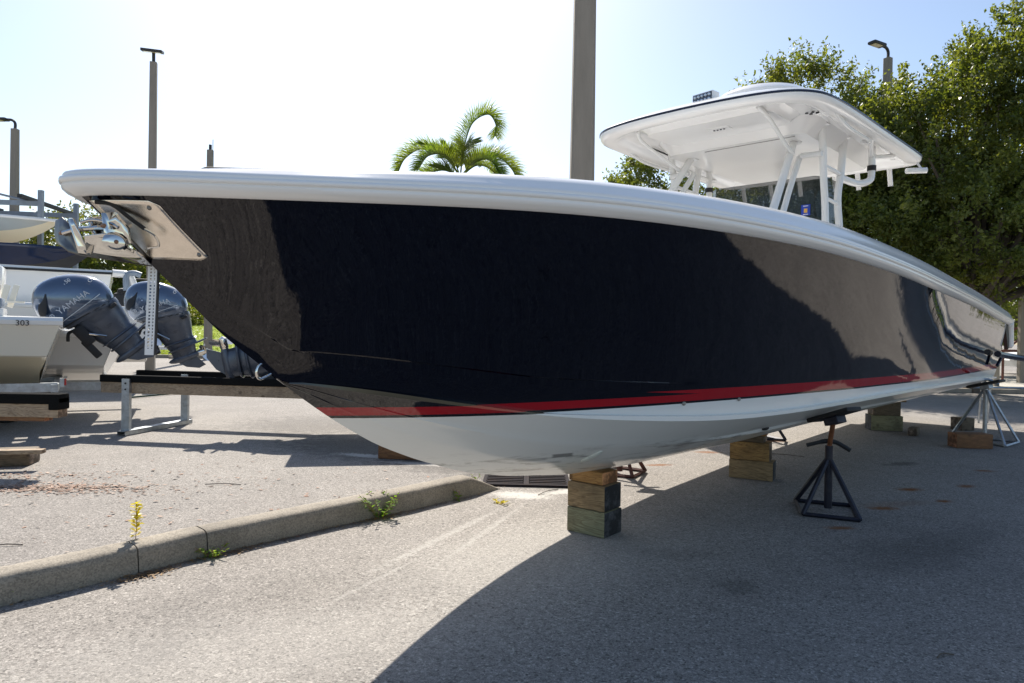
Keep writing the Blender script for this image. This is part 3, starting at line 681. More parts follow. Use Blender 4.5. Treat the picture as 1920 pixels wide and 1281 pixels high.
jack_stand((6.78, 9.75, 0), [(6.62, 9.12), (7.10, 9.52), (6.6, 10.2)], .72, bw(*[7.55, .98, .0])*0+Vector((6.78, 9.75, .80)), (M_GALV, M_GALV, M_BLACK), ND*.86-KD*.35+Vector((0, 0, .26)), .46,
           'grey galvanised jack stand under the stern chine, standing behind a red brown block', 'jack stands', M_SS, name='jack_stand')
jack_stand((1.12, 6.95, 0), [(1.21, 6.72), (1.40, 7.04), (1.02, 7.30), (.80, 6.9)], .42, (1.12, 6.95, .72), (M_RUSTFR, M_RUSTFR, M_BLACK), -ND*.86+Vector((0, 0, .4)), .34,
           'rusty dark jack stand half hidden behind the nearest timber stack', 'jack stands', M_RUST)
jack_stand(tuple(bw(5.6, -1.0, 0)), [tuple(bw(5.3, -1.25, 0))[:2], tuple(bw(5.9, -1.2, 0))[:2], tuple(bw(5.6, -.65, 0))[:2]], .5, bw(5.6, -1.0, .80), (M_STEELBLK, M_STEELBLK, M_BLACK), -ND*.86+Vector((0, 0, .30)), .4,
           'dark jack stand beyond the hull, glimpsed between the second and third timber stacks', 'jack stands', M_RUST)
# ---------------------------------------------------------------- anchor held in the bow roller
def anchor():
    r = empty('anchor', K0+KD*-3.05+Vector((0, 0, 1.70)), ANG, 'polished plough anchor stowed at the bow with its flukes hanging forward', 'anchor')
    o = Vector((-3.05, 0, 1.70))
    def Q(s, w, z): return Vector((s, -w, z))-o
    def plate(name, pts, th=.004, mat=M_SS, sm_=False, par=r, sub=2, bow=0):
        m = MB(); n = len(pts); P = [Q(*p) for p in pts]; c = sum(P, Vector())/n
        nn = (P[1]-P[0]).cross(P[2]-P[0]).normalized(); c = c+nn*bow
        ring1 = [c.lerp(p, .55)+nn*bow*.45 for p in P]
        m.add([c]+ring1+P, [(0, 1+i, 1+(i+1) % n) for i in range(n)]+[(1+i, 1+n+i, 1+n+(i+1) % n, 1+(i+1) % n) for i in range(n)])
        ob = m.build(name, mat, par, smooth=True, angle=60); md = ob.modifiers.new('s', 'SOLIDIFY'); md.thickness = th; md.offset = 0
        return ob
    dark = paint('fluke_inner', (.16, .15, .14), .30, .9, .1, 12)
    plate('fluke', [(-3.115, 0, 1.653), (-3.142, -.03, 1.665), (-3.150, -.13, 1.70), (-3.150, -.16, 1.74), (-3.146, -.16, 1.785), (-3.138, -.12, 1.795), (-3.13, -.06, 1.765), (-3.12, -.02, 1.70)], mat=dark, bow=.006)
    plate('fluke', [(-3.115, 0, 1.653), (-2.877, .0, 1.636), (-2.95, -.05, 1.66), (-3.10, -.09, 1.695), (-3.146, -.10, 1.70)], mat=dark, bow=.004)
    plate('fluke', [(-3.095, .002, 1.655), (-2.880, .004, 1.640), (-2.95, .08, 1.675), (-3.02, .12, 1.69), (-3.07, .11, 1.725), (-3.12, .06, 1.715)], bow=-.012)
    plate('fluke', [(-3.12, .0, 1.66), (-3.146, -.02, 1.779), (-3.136, .0, 1.779), (-3.085, .01, 1.657)], th=.007)
    plate('cheek_plate', [(-3.08, .10, 1.795), (-3.035, .10, 1.805), (-2.99, .10, 1.755), (-2.985, .10, 1.70), (-3.02, .10, 1.672), (-3.05, .10, 1.68), (-3.07, .10, 1.72)], bow=.01)
    plate('cheek_plate', [(-3.08, -.05, 1.795), (-3.035, -.05, 1.805), (-2.98, -.05, 1.755), (-2.97, -.05, 1.69), (-3.05, -.05, 1.70)], bow=.01)
    plate('roller_disc', [(-3.075+.038*math.cos(a), .125, 1.70+.036*math.sin(a)) if 0 else (-3.045+.042*math.cos(a), .128, 1.697+.034*math.sin(a)) for a in np.linspace(0, 2*math.pi, 13)[:-1]], th=.006, bow=.006)
    m = MB(); m.tube([Q(-3.147, -.07, 1.732), Q(-3.12, -.03, 1.745), Q(-3.07, .03, 1.752), Q(-2.98, .05, 1.755)], .009, 8); m.build('shank', M_SS, r, smooth=True)
    m = MB(); m.tube(bz([Q(-3.12, .02, 1.765), Q(-3.09, .05, 1.775), Q(-3.05, .09, 1.765), Q(-3.03, .11, 1.75)], 4), .006, 8); m.build('shank', M_SS, r, smooth=True)
    for p in ((-3.147, -.085, 1.735), (-3.045, .136, 1.697), (-3.075, .108, 1.752)):
        m = MB(); m.lathe([(0, .008), (.006, .007), (.008, 0), (.008, -.01)], M=Matrix.Rotation(R(90), 4, 'X'), c=Q(*p), seg=8); m.build('bolt', paint('rusty_bolt', (.25, .14, .09), .4, .8), r, smooth=True)
    # dark chain pocket edge and scoop between the plate and the stem
    m = MB(); m.tube(bz([Q(-3.085, .05, 1.838), Q(-3.04, .075, 1.833), Q(-2.99, .10, 1.79), Q(-2.945, .115, 1.755)], 5), .008, 6); m.build('roller_arm', M_BLACK, r, smooth=True)
    m = MB(); m.tube(bz([Q(-2.95, .12, 1.755), Q(-2.915, .125, 1.735), Q(-2.90, .12, 1.70), Q(-2.93, .10, 1.69)], 5), .004, 6); m.build('roller_arm', M_SS, r, smooth=True)
    # perforated white strip below the tip
    s = MB(); L = .33; W = .036
    s2 = empty('perforated_strip', K0+KD*-2.862-ND*.05+Vector((0, 0, 1.30)), 0, 'white perforated metal strip hanging below the bow beside the outboards', 'metal strip')
    white = paint('white_powder', (.72, .73, .76), .35, .2, .05); dk = paint('strip_black', (.03, .03, .035), .5)
    n = 26; rows = []
    lean = Vector((.018, 0, 0))
    mb = MB(); mb.box((-.009+0*L, 0, .185), (.003, .003, .37)); 
    mb = MB()
    z0, z1 = 0, .36
    # ladder of webs leaves true holes
    for x in (-.016, .0, .012): mb.box((x, 0, (z0+z1)/2), (.008 if x < .01 else .006, .003, z1-z0))
    for k in range(n+1): mb.box((-.002, .0003, .03+k*(z1-.03)/n), (.028, .0026, .006))
    mb.box((-.002, 0, .012), (.030, .004, .024))
    mb.v = [(x+.03*z, y, z) for x, y, z in mb.v]; mb.build('web', white, s2)
    mb = MB(); mb.box((.018, .004, .18), (.005, .012, .36)); mb.v = [(x+.03*z, y, z) for x, y, z in mb.v]; mb.build('flange', dk, s2)  # black edge of the strip
anchor()

# ---------------------------------------------------------------- outboards and small boats
M_MOTOR = (lambda t: t.fin(t.mix(t.noise(t.co(), 3, 3), (.08, .115, .18), (.11, .15, .22)), .14, .45, None, Coat_Weight=.8))(NT('motor_grey_blue'))
M_MOTORD = paint('motor_dark', (.085, .10, .13), .28, .35, .15, 8)
def ellring(x0, x1, w, z, n=24, p=2.4, tilt=0):
    cx = (x0+x1)/2; a = (x1-x0)/2; r = []
    for k in range(n):
        t = 2*math.pi*k/n; c, s_ = math.cos(t), math.sin(t)
        x = cx+a*math.copysign(abs(c)**(2/p), c); y = w*math.copysign(abs(s_)**(2/p), s_); r.append(Vector((x, y, z+tilt*(x-cx))))
    return r
def outboard(loc, rz, tilt, label, group, sc=1.0, simple=False, txt=True):
    r = empty('outboard_motor', loc, 0, label, 'outboard motor', group)
    r.rotation_euler = (0, 0, rz); r.scale = (sc, sc, sc)
    r.matrix_world = Matrix.Translation(loc) @ Matrix.Rotation(rz, 4, 'Z') @ Matrix.Rotation(-tilt, 4, 'Y') @ Matrix.Scale(sc, 4)
    b = MB(); cw = [(.22, -.33, .40, .22), (.27, -.41, .43, .25), (.36, -.455, .455, .268), (.48, -.465, .46, .275), (.58, -.45, .43, .272), (.67, -.42, .37, .26), (.75, -.375, .285, .238), (.815, -.32, .19, .205), (.86, -.25, .09, .16), (.885, -.18, .0, .10), (.893, -.12, -.06, .03)]
    b.grid([ellring(x0, x1, w, z, tilt=-.10) for z, x0, x1, w in cw], close=True)
    b.f.append(tuple(range(len(b.v)-24, len(b.v)))); b.mi.append(0)
    cow = b.build('cowling', M_MOTOR, r, smooth=True, angle=40)
    for sg in (-1, 1):    # black air intake near the upper front
        v = MB(); rows = []
        for k in range(9):
            t = k/8; z = .50+.24*t; x = -.425+.19*t*t+.03*t; hw = .042*math.sin(math.pi*min(1, t*.9+.08))**.8+.004
            rows.append([Vector((x-hw*.5, sg*(.205-.03*t), z+hw*.4)), Vector((x+hw*.6, sg*(.262-.035*t), z-hw*.2)), Vector((x+hw*1.5, sg*(.279-.035*t), z-hw*.6))])
        v.grid(rows, flip=sg > 0); v.build('air_intake', M_BLACK, cow, smooth=True)
        s_ = MB(); s_.grid([[Vector((x, sg*(.279-.02*abs(x)), z)) for z in (.32+.03*(x+.3), .328+.03*(x+.3))] for x in np.linspace(-.33, .3, 8)]); s_.build('stripe', paint('silver_stripe', (.5, .52, .56), .3, .4), cow)
    if txt:
        wht = paint('decal_white', (.58, .60, .64), .4)
        for sg in (-1, 1):
            M = Matrix.Translation((-.02, sg*.279, .45)) @ Matrix.Rotation(R(90), 4, 'X')
            if sg > 0: M = Matrix.Translation((-.02, sg*.279, .45)) @ Matrix.Rotation(R(180), 4, 'Z') @ Matrix.Rotation(R(90), 4, 'X')
            text_mesh('YAMAHA', .112, wht, cow, 'lettering', M, .002)
            e = MB(); e.tube([Vector((-.335+.028*math.cos(a), sg*.277, .45+.028*math.sin(a))) for a in np.linspace(0, 2*math.pi, 17)], .005, 5, cap=False)
            for k in range(3):
                a = R(90+120*k); e.tube([Vector((-.335, sg*.277, .45)), Vector((-.335+.024*math.cos(a), sg*.277, .45+.024*math.sin(a)))], .004, 5)
            e.build('emblem', wht, cow)
            M3 = Matrix.Translation((.10, sg*.236, .715)) @ Matrix.Rotation(R(-22*-sg), 4, 'X') @ Matrix.Rotation(R(90), 4, 'X')
            if sg < 0: text_mesh('150', .075, wht, cow, 'lettering', M3, .002)
            e = MB(); e.tube([Vector((.33+.022*math.cos(a), sg*.247, .56+.022*math.sin(a))) for a in np.linspace(0, 2*math.pi, 15)], .004, 5, cap=False); e.build('emblem', wht, cow)
    b = MB(); b.grid([ellring(-.338, .412, .232, .212, 24, tilt=-.10), ellring(-.338, .412, .232, .228, 24, tilt=-.10)], close=True); b.build('seam', M_BLACK, cow)
    for sg in (-1, 1): b = MB(); b.box((.32, sg*.20, .12), (.10, .05, .05), bev=.015); b.build('latch', M_BLACK, cow)
    b = MB(); mid = [(.235, -.33, .43, .235), (.17, -.31, .43, .225), (.15, -.24, .42, .20), (.04, -.20, .40, .18), (-.10, -.17, .37, .14), (-.20, -.14, .34, .11), (-.26, -.12, .36, .10), (-.34, -.10, .37, .095)]
    b.grid([ellring(x0, x1, w, z, 20, 2.2, -.1 if z > 0 else 0) for z, x0, x1, w in mid], close=True); b.build('midsection', M_MOTORD, r, smooth=True, angle=50)
    b = MB(); b.grid([ellring(-.12, .54, .16, -.34, 20, 2.4, .05), ellring(-.12, .54, .165, -.356, 20, 2.4, .05), ellring(-.11, .52, .14, -.37, 20, 2.4, .05)], close=True); b.f.append(tuple(range(20))); b.mi.append(0); b.f.append(tuple(range(40, 60))); b.mi.append(0)
    b.grid([ellring(-.15, .38, .13, -.24, 18), ellring(-.15, .40, .135, -.255, 18), ellring(-.13, .38, .11, -.27, 18)], close=True); b.build('ventilation_plate', M_MOTORD, r, smooth=True, angle=30)
    b = MB(); b.grid([ellring(x0, x1, w, z, 18, 2.0) for z, x0, x1, w in [(-.33, -.09, .34, .075), (-.42, -.08, .31, .055), (-.5, -.08, .30, .055)]], close=True)
    tor = [(-.17, .004), (-.14, .03), (-.07, .052), (.02, .062), (.14, .064), (.26, .058), (.31, .05)]
    b.grid([[Vector((x, q*math.cos(a), -.53+q*math.sin(a))) for a in np.linspace(0, 2*math.pi, 17)[:-1]] for x, q in tor], close=True)
    b.prism([(-.06, -.55), (.26, -.55), (.36, -.76), (.24, -.78), (.06, -.69)], 1, -.008, .008)
    b.build('gearcase', M_MOTORD, r, smooth=True, angle=40)
    p = MB(); p.grid([[Vector((x, q*math.cos(a), -.53+q*math.sin(a))) for a in np.linspace(0, 2*math.pi, 15)[:-1]] for x, q in [(.31, .05), (.34, .058), (.45, .055), (.47, .03), (.49, .0)]], close=True)
    for k in range(3):
        a0 = 2*math.pi*k/3+.5; rows = []
        for i in range(7):
            t = i/6; rad = .05+.135*t; ch = .075*math.sin(math.pi*(.18+.72*t))+.01; rows.append([])
            for j in range(5):
                u = (j/4-.5)*2; an = a0+u*ch/rad*.75; rows[-1].append(Vector((.40+u*ch*.62+.03*t, rad*math.cos(an), -.53+rad*math.sin(an))))
        p.grid(rows)
    pm = p.build('propeller', M_SS, r, smooth=True, angle=40); 
    # clamp bracket and ram on the transom side
    b = MB(); b.box((-.22, 0, .02), (.16, .30, .30), bev=.03); b.box((-.27, .0, -.18), (.10, .26, .30), bev=.02); b.tube([(-.12, 0, .15), (-.05, 0, -.1), (.0, 0, -.2)], .05, 8); b.build('clamp_bracket', M_BLACK, r, smooth=True)
    b = MB(); b.tube([(-.16, -.14, .0), (-.02, -.12, -.16)], .018, 8); b.build('tilt_ram', M_SS, r, smooth=True)
    b = MB(); b.tube(bz([(-.24, -.08, .14), (-.34, -.06, .16), (-.42, -.04, .08)], 5), .022, 8); b.build('rigging_hose', M_BLACK, r, smooth=True)
    return r
def small_boat(name, loc, rz, L, B, H, top_m, bot_m, label, group=None, dead=.33, chine=.55, bow_rise=.25, cap_m=None, trailer_m=None, cat='boat', flip=False):
    """local x aft (transom at 0), bow at -L, keel at z 0 on the transom"""
    r = empty(name, loc, rz, label, cat, group); n = 26
    def sec(t):      # t 0 transom .. 1 bow
        hb = B/2*(1-max(0, (t-.35)/.65)**2.6); hb = max(hb, .004); cb = hb*(.86-.35*t**3); zk = (H*.97+bow_rise)*max(0, (t-.62)/.38)**2.6
        zs = H+bow_rise*t**2; zc = min(zs-.02, H*dead/ .55*.55*(1)+0*t+zk*.75+H*.12*t); zc = max(zc, zk+.004)
        return hb, cb, zk, zc, zs
    hb_ = MB()
    for sg in (1, -1):
        rows = []
        for i in range(n+1):
            t = i/n; hb, cb, zk, zc, zs = sec(t); x = -L*t-(0.0)
            rk = .30*max(0, 1-t/.12)
            def X(z): return x-rk*(1-z/zs)
            rows.append([(X(zk), 0, zk), (X(zk+.1), sg*cb*.5, zk+(zc-zk)*.47), (X(zc), sg*cb, zc), (X(zc), sg*(cb+.03*min(1, hb)), zc+.02), (X(zc+(zs-zc)*.45), sg*(cb+(hb-cb)*.55), zc+(zs-zc)*.45), (X(zs-.1), sg*hb, zs-.10), (x, sg*(hb+.02), zs-.09), (x, sg*(hb+.03), zs-.04), (x, sg*(hb+.0), zs)])
        hb_.grid(rows, mif=lambda i, j: 0 if j < 2 else (1 if j < 5 else 2), flip=sg > 0)
    hb, cb, zk, zc, zs = sec(0); q = lambda y, z: (-.30*(1-z/zs), y, z)
    P = [q(0, zk), q(cb, zc), q(cb+.03, zc+.02), q(hb, zs-.1), q(hb, zs), q(-hb, zs), q(-hb, zs-.1), q(-cb-.03, zc+.02), q(-cb, zc)]
    hb_.add(P, [tuple(range(9))], 1)
    hb_.build('hull', [bot_m, top_m, cap_m or top_m], r, smooth=True, angle=30)
    d = MB()
    for sg in (1, -1): d.grid([[(-L*i/n, sg*(sec(i/n)[0]), sec(i/n)[4]), (-L*i/n, sg*max(0, sec(i/n)[0]-.16), sec(i/n)[4]+.015), (-L*i/n, sg*max(0, sec(i/n)[0]-.18), sec(i/n)[4]-.12), (-L*i/n, 0, sec(i/n)[4]-.14)] for i in range(n+1)])
    d.build('deck', cap_m or M_WHITE, r, smooth=True, angle=40)
    return r
def trailer(loc, rz, L, B, z, label, group=None):
    r = empty('boat_trailer', loc, rz, label, 'boat trailer', group)
    for sg in (1, -1):
        m = MB(); m.box((-L*.42, sg*B*.36, z), (L*.85, .07, .12)); m.build('rail', M_GALV, r)
        m = MB(); m.box((.08, sg*B*.36, z+.06), (.05, .16, .11)); lb = m.build('tail_light_bracket', M_GALV, r)
        m = MB(); m.box((.115, sg*B*.36, z+.07), (.03, .11, .09), bev=.008); m.build('tail_light', paint('red_lens', (.55, .02, .02), .15), r, smooth=True)
        for ax in (L*.28, L*.28+.85):
            w = MB(); M = Matrix.Rotation(R(90), 4, 'X'); w.lathe([(.0, -.09), (.20, -.09), (.235, -.1), (.32, -.09), (.335, -.05), (.335, .05), (.32, .09), (.235, .1), (.2, .09), (0, .09)], M=M, c=(-ax, sg*B*.44, .335), seg=24); wo_ = w.build('wheel', M_BLACK, r, smooth=True, angle=40)
            w = MB(); w.lathe([(0, -.105), (.05, -.11), (.17, -.085), (.19, -.10)], M=M if sg > 0 else M, c=(-ax, sg*B*.44, .335), seg=20); w.build('rim', M_GALV, wo_, smooth=True)
    for x in (0, -L*.3, -L*.6):
        m = MB(); m.box((x, 0, z-.01), (.08, B*.8, .10)); m.build('crossmember', M_GALV, r)
    m = MB(); m.box((-L*.95, 0, z), (L*.35, .08, .10)); m.build('tongue', M_GALV, r)
    m = MB(); m.tube([(-L*1.05, .1, z), (-L*1.05, .1, 0.02)], .03, 8); m.build('trailer_jack', M_GALV, r)
    return r
M_CREAM = m_white('cream_hull', (.78, .73, .62), .2); M_CREAMB = m_white('cream_bottom', (.74, .66, .48), .25); M_W2 = m_white('white_hull', (.78, .78, .76), .18); M_GREYB = m_white('grey_hull_side', (.40, .43, .42), .2)
M_NAVYH = paint('navy_hull', (.008, .02, .06), .08, 0, .1, 3); M_DKGREY = paint('dark_canvas', (.03, .035, .045), .6); M_CUSH = paint('grey_cushion', (.22, .27, .33), .55)
M_DKGL = paint('dark_window', (.012, .013, .015), .08)
YAW = R(32.0)
gm = 'outboard motors on the boats at the left'
B1 = Vector((-6.42, 9.80, .60))
MSP = [(Vector((-5.90, 9.75, 1.42)), YAW, R(41)), (Vector((-5.86, 11.6, 1.38)), R(26), R(21)), (Vector((-3.30, 9.3, .95)), R(188), R(78))]
outboard(*MSP[0], 'dark blue grey outboard tilted far up on the cream boat, nearer the left edge', gm, 1.0)
outboard(*MSP[1], 'dark blue grey outboard hanging nearly upright behind the white perforated strip', gm, 1.0)
b1 = small_boat('fishing_boat', B1, YAW, 6.6, 2.35, .92, M_CREAM, M_CREAMB, 'cream fishing boat with white gunwale at the left edge, stern to the right', 'boats on trailers at the left', cap_m=M_W2, dead=.44)
def boat1_extras():
    ch = MB()
    # number decal near the stern on the port side
    M = Matrix.Translation((-.42, -1.212, .845)) @ Matrix.Rotation(R(90), 4, 'X')
    text_mesh('303', .10, M_BLACK, b1, 'number_decal', M, .002)
    m = MB(); m.tube([Vector((-.95+.035*math.cos(a), -1.12, .62+.03*math.sin(a))) for a in np.linspace(0, 2*math.pi, 13)], .005, 5, cap=False); m.tube([(-1.05, -1.12, .66), (-.9, -1.12, .67)], .005, 5); m.build('tow_ring', M_BLACK, b1)
    m = MB(); m.box((-.95, -.85, 1.10), (.62, .42, .13), bev=.03); m.build('bolster', M_CUSH, b1, smooth=True)
    m = MB(); m.box((-.95, -.85, .97), (.66, .46, .12), bev=.02); m.build('seat_base', M_W2, b1, smooth=True)
    m = MB(); m.box((-.98, .35, 1.42), (.5, .5, .46), bev=.05); m.build('leaning_post', M_W2, b1, smooth=True)
    m = MB(); m.box((-.90, .09, 1.42), (.16, .02, .11), bev=.008); m.build('speaker_grille', M_BLACK, b1, smooth=True)
    for k in range(5):
        m = MB(); m.box((-1.0+.1*k, -.05, 1.22), (.07, .03, .32), M=Matrix.Rotation(R(14), 4, 'Y'), bev=.008); m.build('chair_slat', M_CREAM, b1)
    m = MB(); m.box((-.78, -.06, 1.14), (.62, .1, .03)); m.build('chair_rail', M_CREAM, b1)
boat1_extras()
trailer(Vector((-6.62, 9.95, 0)), YAW, 6.2, 2.75, .60, 'galvanised trailer with red tail lights under the cream fishing boat', 'boat trailers at the left')
b2 = small_boat('skiff', Vector((-6.45, 11.35, .55)), R(26), 6.5, 2.3, .80, M_W2, M_W2, 'white skiff carrying the upright outboard, behind the cream boat', 'boats on trailers at the left')
m = MB(); m.box((-.6, -.5, .95), (.5, .5, .22), bev=.05); m.tube([(-.25, -.9, .86), (-.25, -.9, 1.02), (-.25, -.2, 1.02)], .02, 8); m.build('splashwell', M_W2, b2, smooth=True)
trailer(Vector((-6.3, 11.6, 0)), R(26), 6, 2.3, .5, 'galvanised trailer under the white skiff, behind the cream boat', 'boat trailers at the left')
b3 = small_boat('white_boat', Vector((-8.35, 16.2, .62)), R(24), 7.2, 2.5, 1.25, M_W2, M_W2, 'plain white boat with flared stern showing right of the upright outboard, grass beyond', 'boats on trailers at the left')
m = MB(); m.box((.22, .0, .35), (.5, 1.6, .08), bev=.02); m.build('swim_platform', M_W2, b3, smooth=True)
for sg in (-.3,):
    m = MB()
    for k in range(3): a = 2*math.pi*k/3+.3; m.add([(.45, sg, .12), (.42, sg+.07*math.cos(a)-.05*math.sin(a), .12+.07*math.sin(a)+.05*math.cos(a)), (.45, sg+.2*math.cos(a), .12+.2*math.sin(a)), (.48, sg+.07*math.cos(a)+.05*math.sin(a), .12+.07*math.sin(a)-.05*math.cos(a))], [(0, 1, 2, 3)])
    m.tube([(.2, sg, .12), (.55, sg, .12)], .05, 10); m.build('propeller', M_SS, b3, smooth=True)
# lower unit of a boat standing behind the dark hull
outboard(*MSP[2], 'blue grey outboard tilted right up so only its propeller end shows left of the stem', gm)
b7 = small_boat('skiff', Vector((-2.86, 9.42, .62)), R(192), 4.3, 1.8, .85, M_W2, M_W2, 'white skiff added on the bunks to shade the pavement, hidden behind the dark hull apart from its raised outboard', 'boats on trailers at the left')  # unseen hull behind the raised outboard, placed here to shade the ground
# cruiser behind
b4 = small_boat('cabin_boat', Vector((-10.2, 17.4, .7)), R(30), 10.5, 3.2, 2.05, M_W2, M_W2, 'large white cabin boat with dark side windows behind the nearest outboard', 'boats on trailers at the left')
def b4x():
    m = MB(); m.box((-1.75, -1.61, 1.02), (1.6, .06, .32), bev=.01); m.build('side_window', M_DKGL, b4, smooth=True)
    m = MB(); m.box((-2.2, -1.64, 1.98), (4.4, .04, .05)); m.box((-1.75, -1.63, .74), (2.0, .04, .04)); m.build('rub_rail', M_BLACK, b4)
    m = MB(); m.tube(bz([(.0, -1.5, 2.0), (.35, -1.45, 1.95), (.45, -1.4, 1.6), (.35, -1.4, 1.25)], 5), .09, 8); m.build('transom_gate', M_W2, b4, smooth=True)
    m = MB(); m.tube(bz([(.30, -1.52, 1.6), (.30, -1.52, 1.95), (.45, -1.5, 2.02), (.6, -1.5, 1.98)], 5), .07, 8); m.build('cleat_cover', M_CUSH, b4, smooth=True)
    m = MB(); m.box((.35, -1.1, 1.42), (.5, .5, .5), bev=.1); m.box((.15, -1.3, 1.25), (.25, .3, .6), bev=.08); m.build('helm_seat', M_BLACK, b4, smooth=True)
    m = MB(); m.box((.7, -1.2, .95), (1.3, .9, .16), bev=.03); m.build('swim_platform', M_W2, b4, smooth=True)
    m = MB(); m.tube([(.3, -1.6, 1.1), (1.5, -1.6, 1.1)], .03, 8); m.tube([(.4, -1.2, 1.9), (.95, -1.2, 1.9), (.95, -1.2, 1.2)], .025, 8); m.build('handrail', M_BLACK, b4, smooth=True)
b4x()
# navy boat on a rack row, bow pointing right
b5 = small_boat('navy_boat', Vector((-19.0, 18.5, 2.75)), R(205), 6.6, 2.4, 1.0, M_NAVYH, M_DKGREY, 'navy hulled boat with dark bottom, its bow pointing right above the cabin boat', 'boats on the storage racks', bow_rise=.1)
b6 = small_boat('racked_boat', Vector((-20.9, 20.0, 3.95)), R(200), 6.6, 2.3, .85, M_GREYB, M_CREAMB, 'white and cream boat on the storage rack, bow pointing right', 'boats on the storage racks', bow_rise=.1, cap_m=M_W2)
for k in range(3):
    m = MB(); m.tube([(-4.1+.55*k, 1.25, .98), (-3.85+.55*k, 1.27, .48)], .07, 8); m.tube([(-4.3+.55*k, 1.25, .95), (-3.9+.55*k, 1.25, 1.02)], .06, 8); m.build('rod_holder', M_W2, b6, smooth=True)

# rack
def rack():
    r = empty('storage_rack', (-18.9, 22.6, 0), R(8), 'grey steel boat storage rack with dark padded beams at the left edge', 'storage rack')
    st = paint('rack_steel', (.20, .23, .27), .5, .4, .15, 5)
    for x in (-2.9, .1, 3.0):
        for y in (0, 2.4):
            m = MB(); m.box((x, y, 3.0), (.14, .14, 6.0)); m.build('post', st, r)
    for z in (2.9, 5.55):
        m = MB(); m.box((.2, -.0, z), (5.6, .10, .16)); m.build('beam', st, r)
        m = MB(); m.box((.2, 2.4, z), (5.6, .10, .16)); m.build('beam', st, r)
        for x in (-2.0, 0.2, 2.6):
            m = MB(); m.box((x, 1.2, z+.16), (.14, 3.4, .12)); m.build('padded_beam', M_BLACK, r)
    for x0, x1, z0, z1 in ((.5, 2.9, 3.6, 5.0), (.5, 2.9, 6.1, 5.55)):
        m = MB(); m.tube([(x0, 0, z0), (x1, 0, z1)], .04, 6); m.build('brace', st, r)
    m = MB(); m.box((1.7, 0, 5.05), (2.5, .08, .1)); m.build('beam', st, r)
rack()

# bunk stands
M_CARPET = (lambda t: t.fin(t.mix(t.noise(t.co(), 60, 3), (.004, .004, .004), (.016, .016, .016)), .97, 0, t.bump(t.noise(t.co(), 90, 3), .6, .006), Specular_IOR_Level=.1))(NT('black_carpet'))
def bunk_stand():
    r = empty('bunk_stand', (-5.0, 9.0, 0), 0, 'galvanised stand holding two long carpeted timber bunks left of the bow', 'bunk stand')
    d = Vector((-5.06+5.5, 10.39-9.73, 0))*0+Vector((.22, 1.12, 0)).normalized()
    P0 = Vector((-5.06, 8.98, 0)); P1 = Vector((-4.80, 10.05, 0)); O = Vector((-5.0, 9, 0))
    b0 = P0-d*.12; b1_ = P1+d*.12
    m = MB()
    an = math.atan2(d.y, d.x); c = (b0+b1_)/2-O; Lb = (b1_-b0).length
    M = Matrix.Rotation(an, 4, 'Z'); m.box(c+Vector((0, 0, .06)), (Lb, .12, .008), M=M); 
    m.box(c+Vector((0, 0, .035))+M@Vector((0, .058, 0)), (Lb, .004, .06), M=M); m.box(c+Vector((0, 0, .035))-M@Vector((0, .058, 0)), (Lb, .004, .06), M=M); m.build('base_channel', M_GALV, r)
    for P in (P0, P1):
        m = MB(); c = P-O; m.box(c+Vector((0, -.03, .40)), (.10, .006, .68)); m.box(c+Vector((-.047, 0, .40)), (.006, .055, .68)); m.box(c+Vector((.047, 0, .40)), (.006, .055, .68)); u = m.build('upright', M_GALV, r)
        for z in (.6, .68): 
            h = MB(); h.lathe([(0, .006), (.012, .005), (.013, 0)], M=Matrix.Rotation(R(90), 4, 'X'), c=c+Vector((0, -.034, z)), seg=8); h.build('bolt', M_BLACK, u)
    for P, x0, x1, zt in ((P0, -5.48, -.9, .77), (P1, -5.62, -.9, .77)):
        sl = -.15; L_ = x1-x0; xc = (x0+x1)/2; yc = P.y+.06+sl*(xc-P.x); M = Matrix.Rotation(math.atan(sl), 4, 'Z')
        m = MB(); m.box((xc-O.x, yc-O.y, zt-.15), (L_, .055, .15), M=M, bev=.004); tb = m.build('timber', W_GREY, r)
        m = MB(); m.box((xc-O.x, yc-O.y, zt-.035), (L_+.01, .095, .095), M=M, bev=.012); m.build('carpet', M_CARPET, r, smooth=True)
bunk_stand()
def left_bunk():
    r = empty('bunk_stand', (-4.6, 6.6, 0), 0, 'end of a carpeted timber bunk sticking in at the left edge, on a post', 'bunk stand')
    m = MB(); m.box((-.70, .1, .59), (1.8, .14, .14), bev=.006); m.build('timber', W_GREY, r)
    m = MB(); m.box((-.70, .1, .70), (1.82, .17, .10), bev=.016); m.box((.16, .1, .655), (.1, .172, .12), bev=.01); m.build('carpet', M_CARPET, r, smooth=True)
    m = MB(); m.box((-.75, .1, .50), (1.62, .12, .035), M=None); m.build('timber', W_RED, r)
    m = MB(); m.box((-1.15, .1, .245), (.08, .08, .49)); m.build('upright', M_GALV, r)
left_bunk()
mb = MB(); mb.box((0, 0, 0), (1.35, .30, .15), bev=.02); mb.v = [(x, y+.012*math.sin(x*23), z+.008*math.sin(x*31+y*9)) for x, y, z in mb.v]
o = mb.build('timber_beam', W_DARK, smooth=True, angle=40); o.location = (-5.52, 6.80, .076); o.rotation_euler = (0, 0, .28); tag(o, 'weathered dark railway timber lying on the pavement at the left edge', 'timber beam')
mb = MB(); mb.box((0, 0, 0), (1.1, .1, .04), bev=.004); o = mb.build('timber_plank', W_GREY, smooth=True); o.location = (-5.15, 6.62, .172); o.rotation_euler = (0, 0, .24); tag(o, 'pale thin plank lying on the weathered timber at the left edge', 'timber plank')

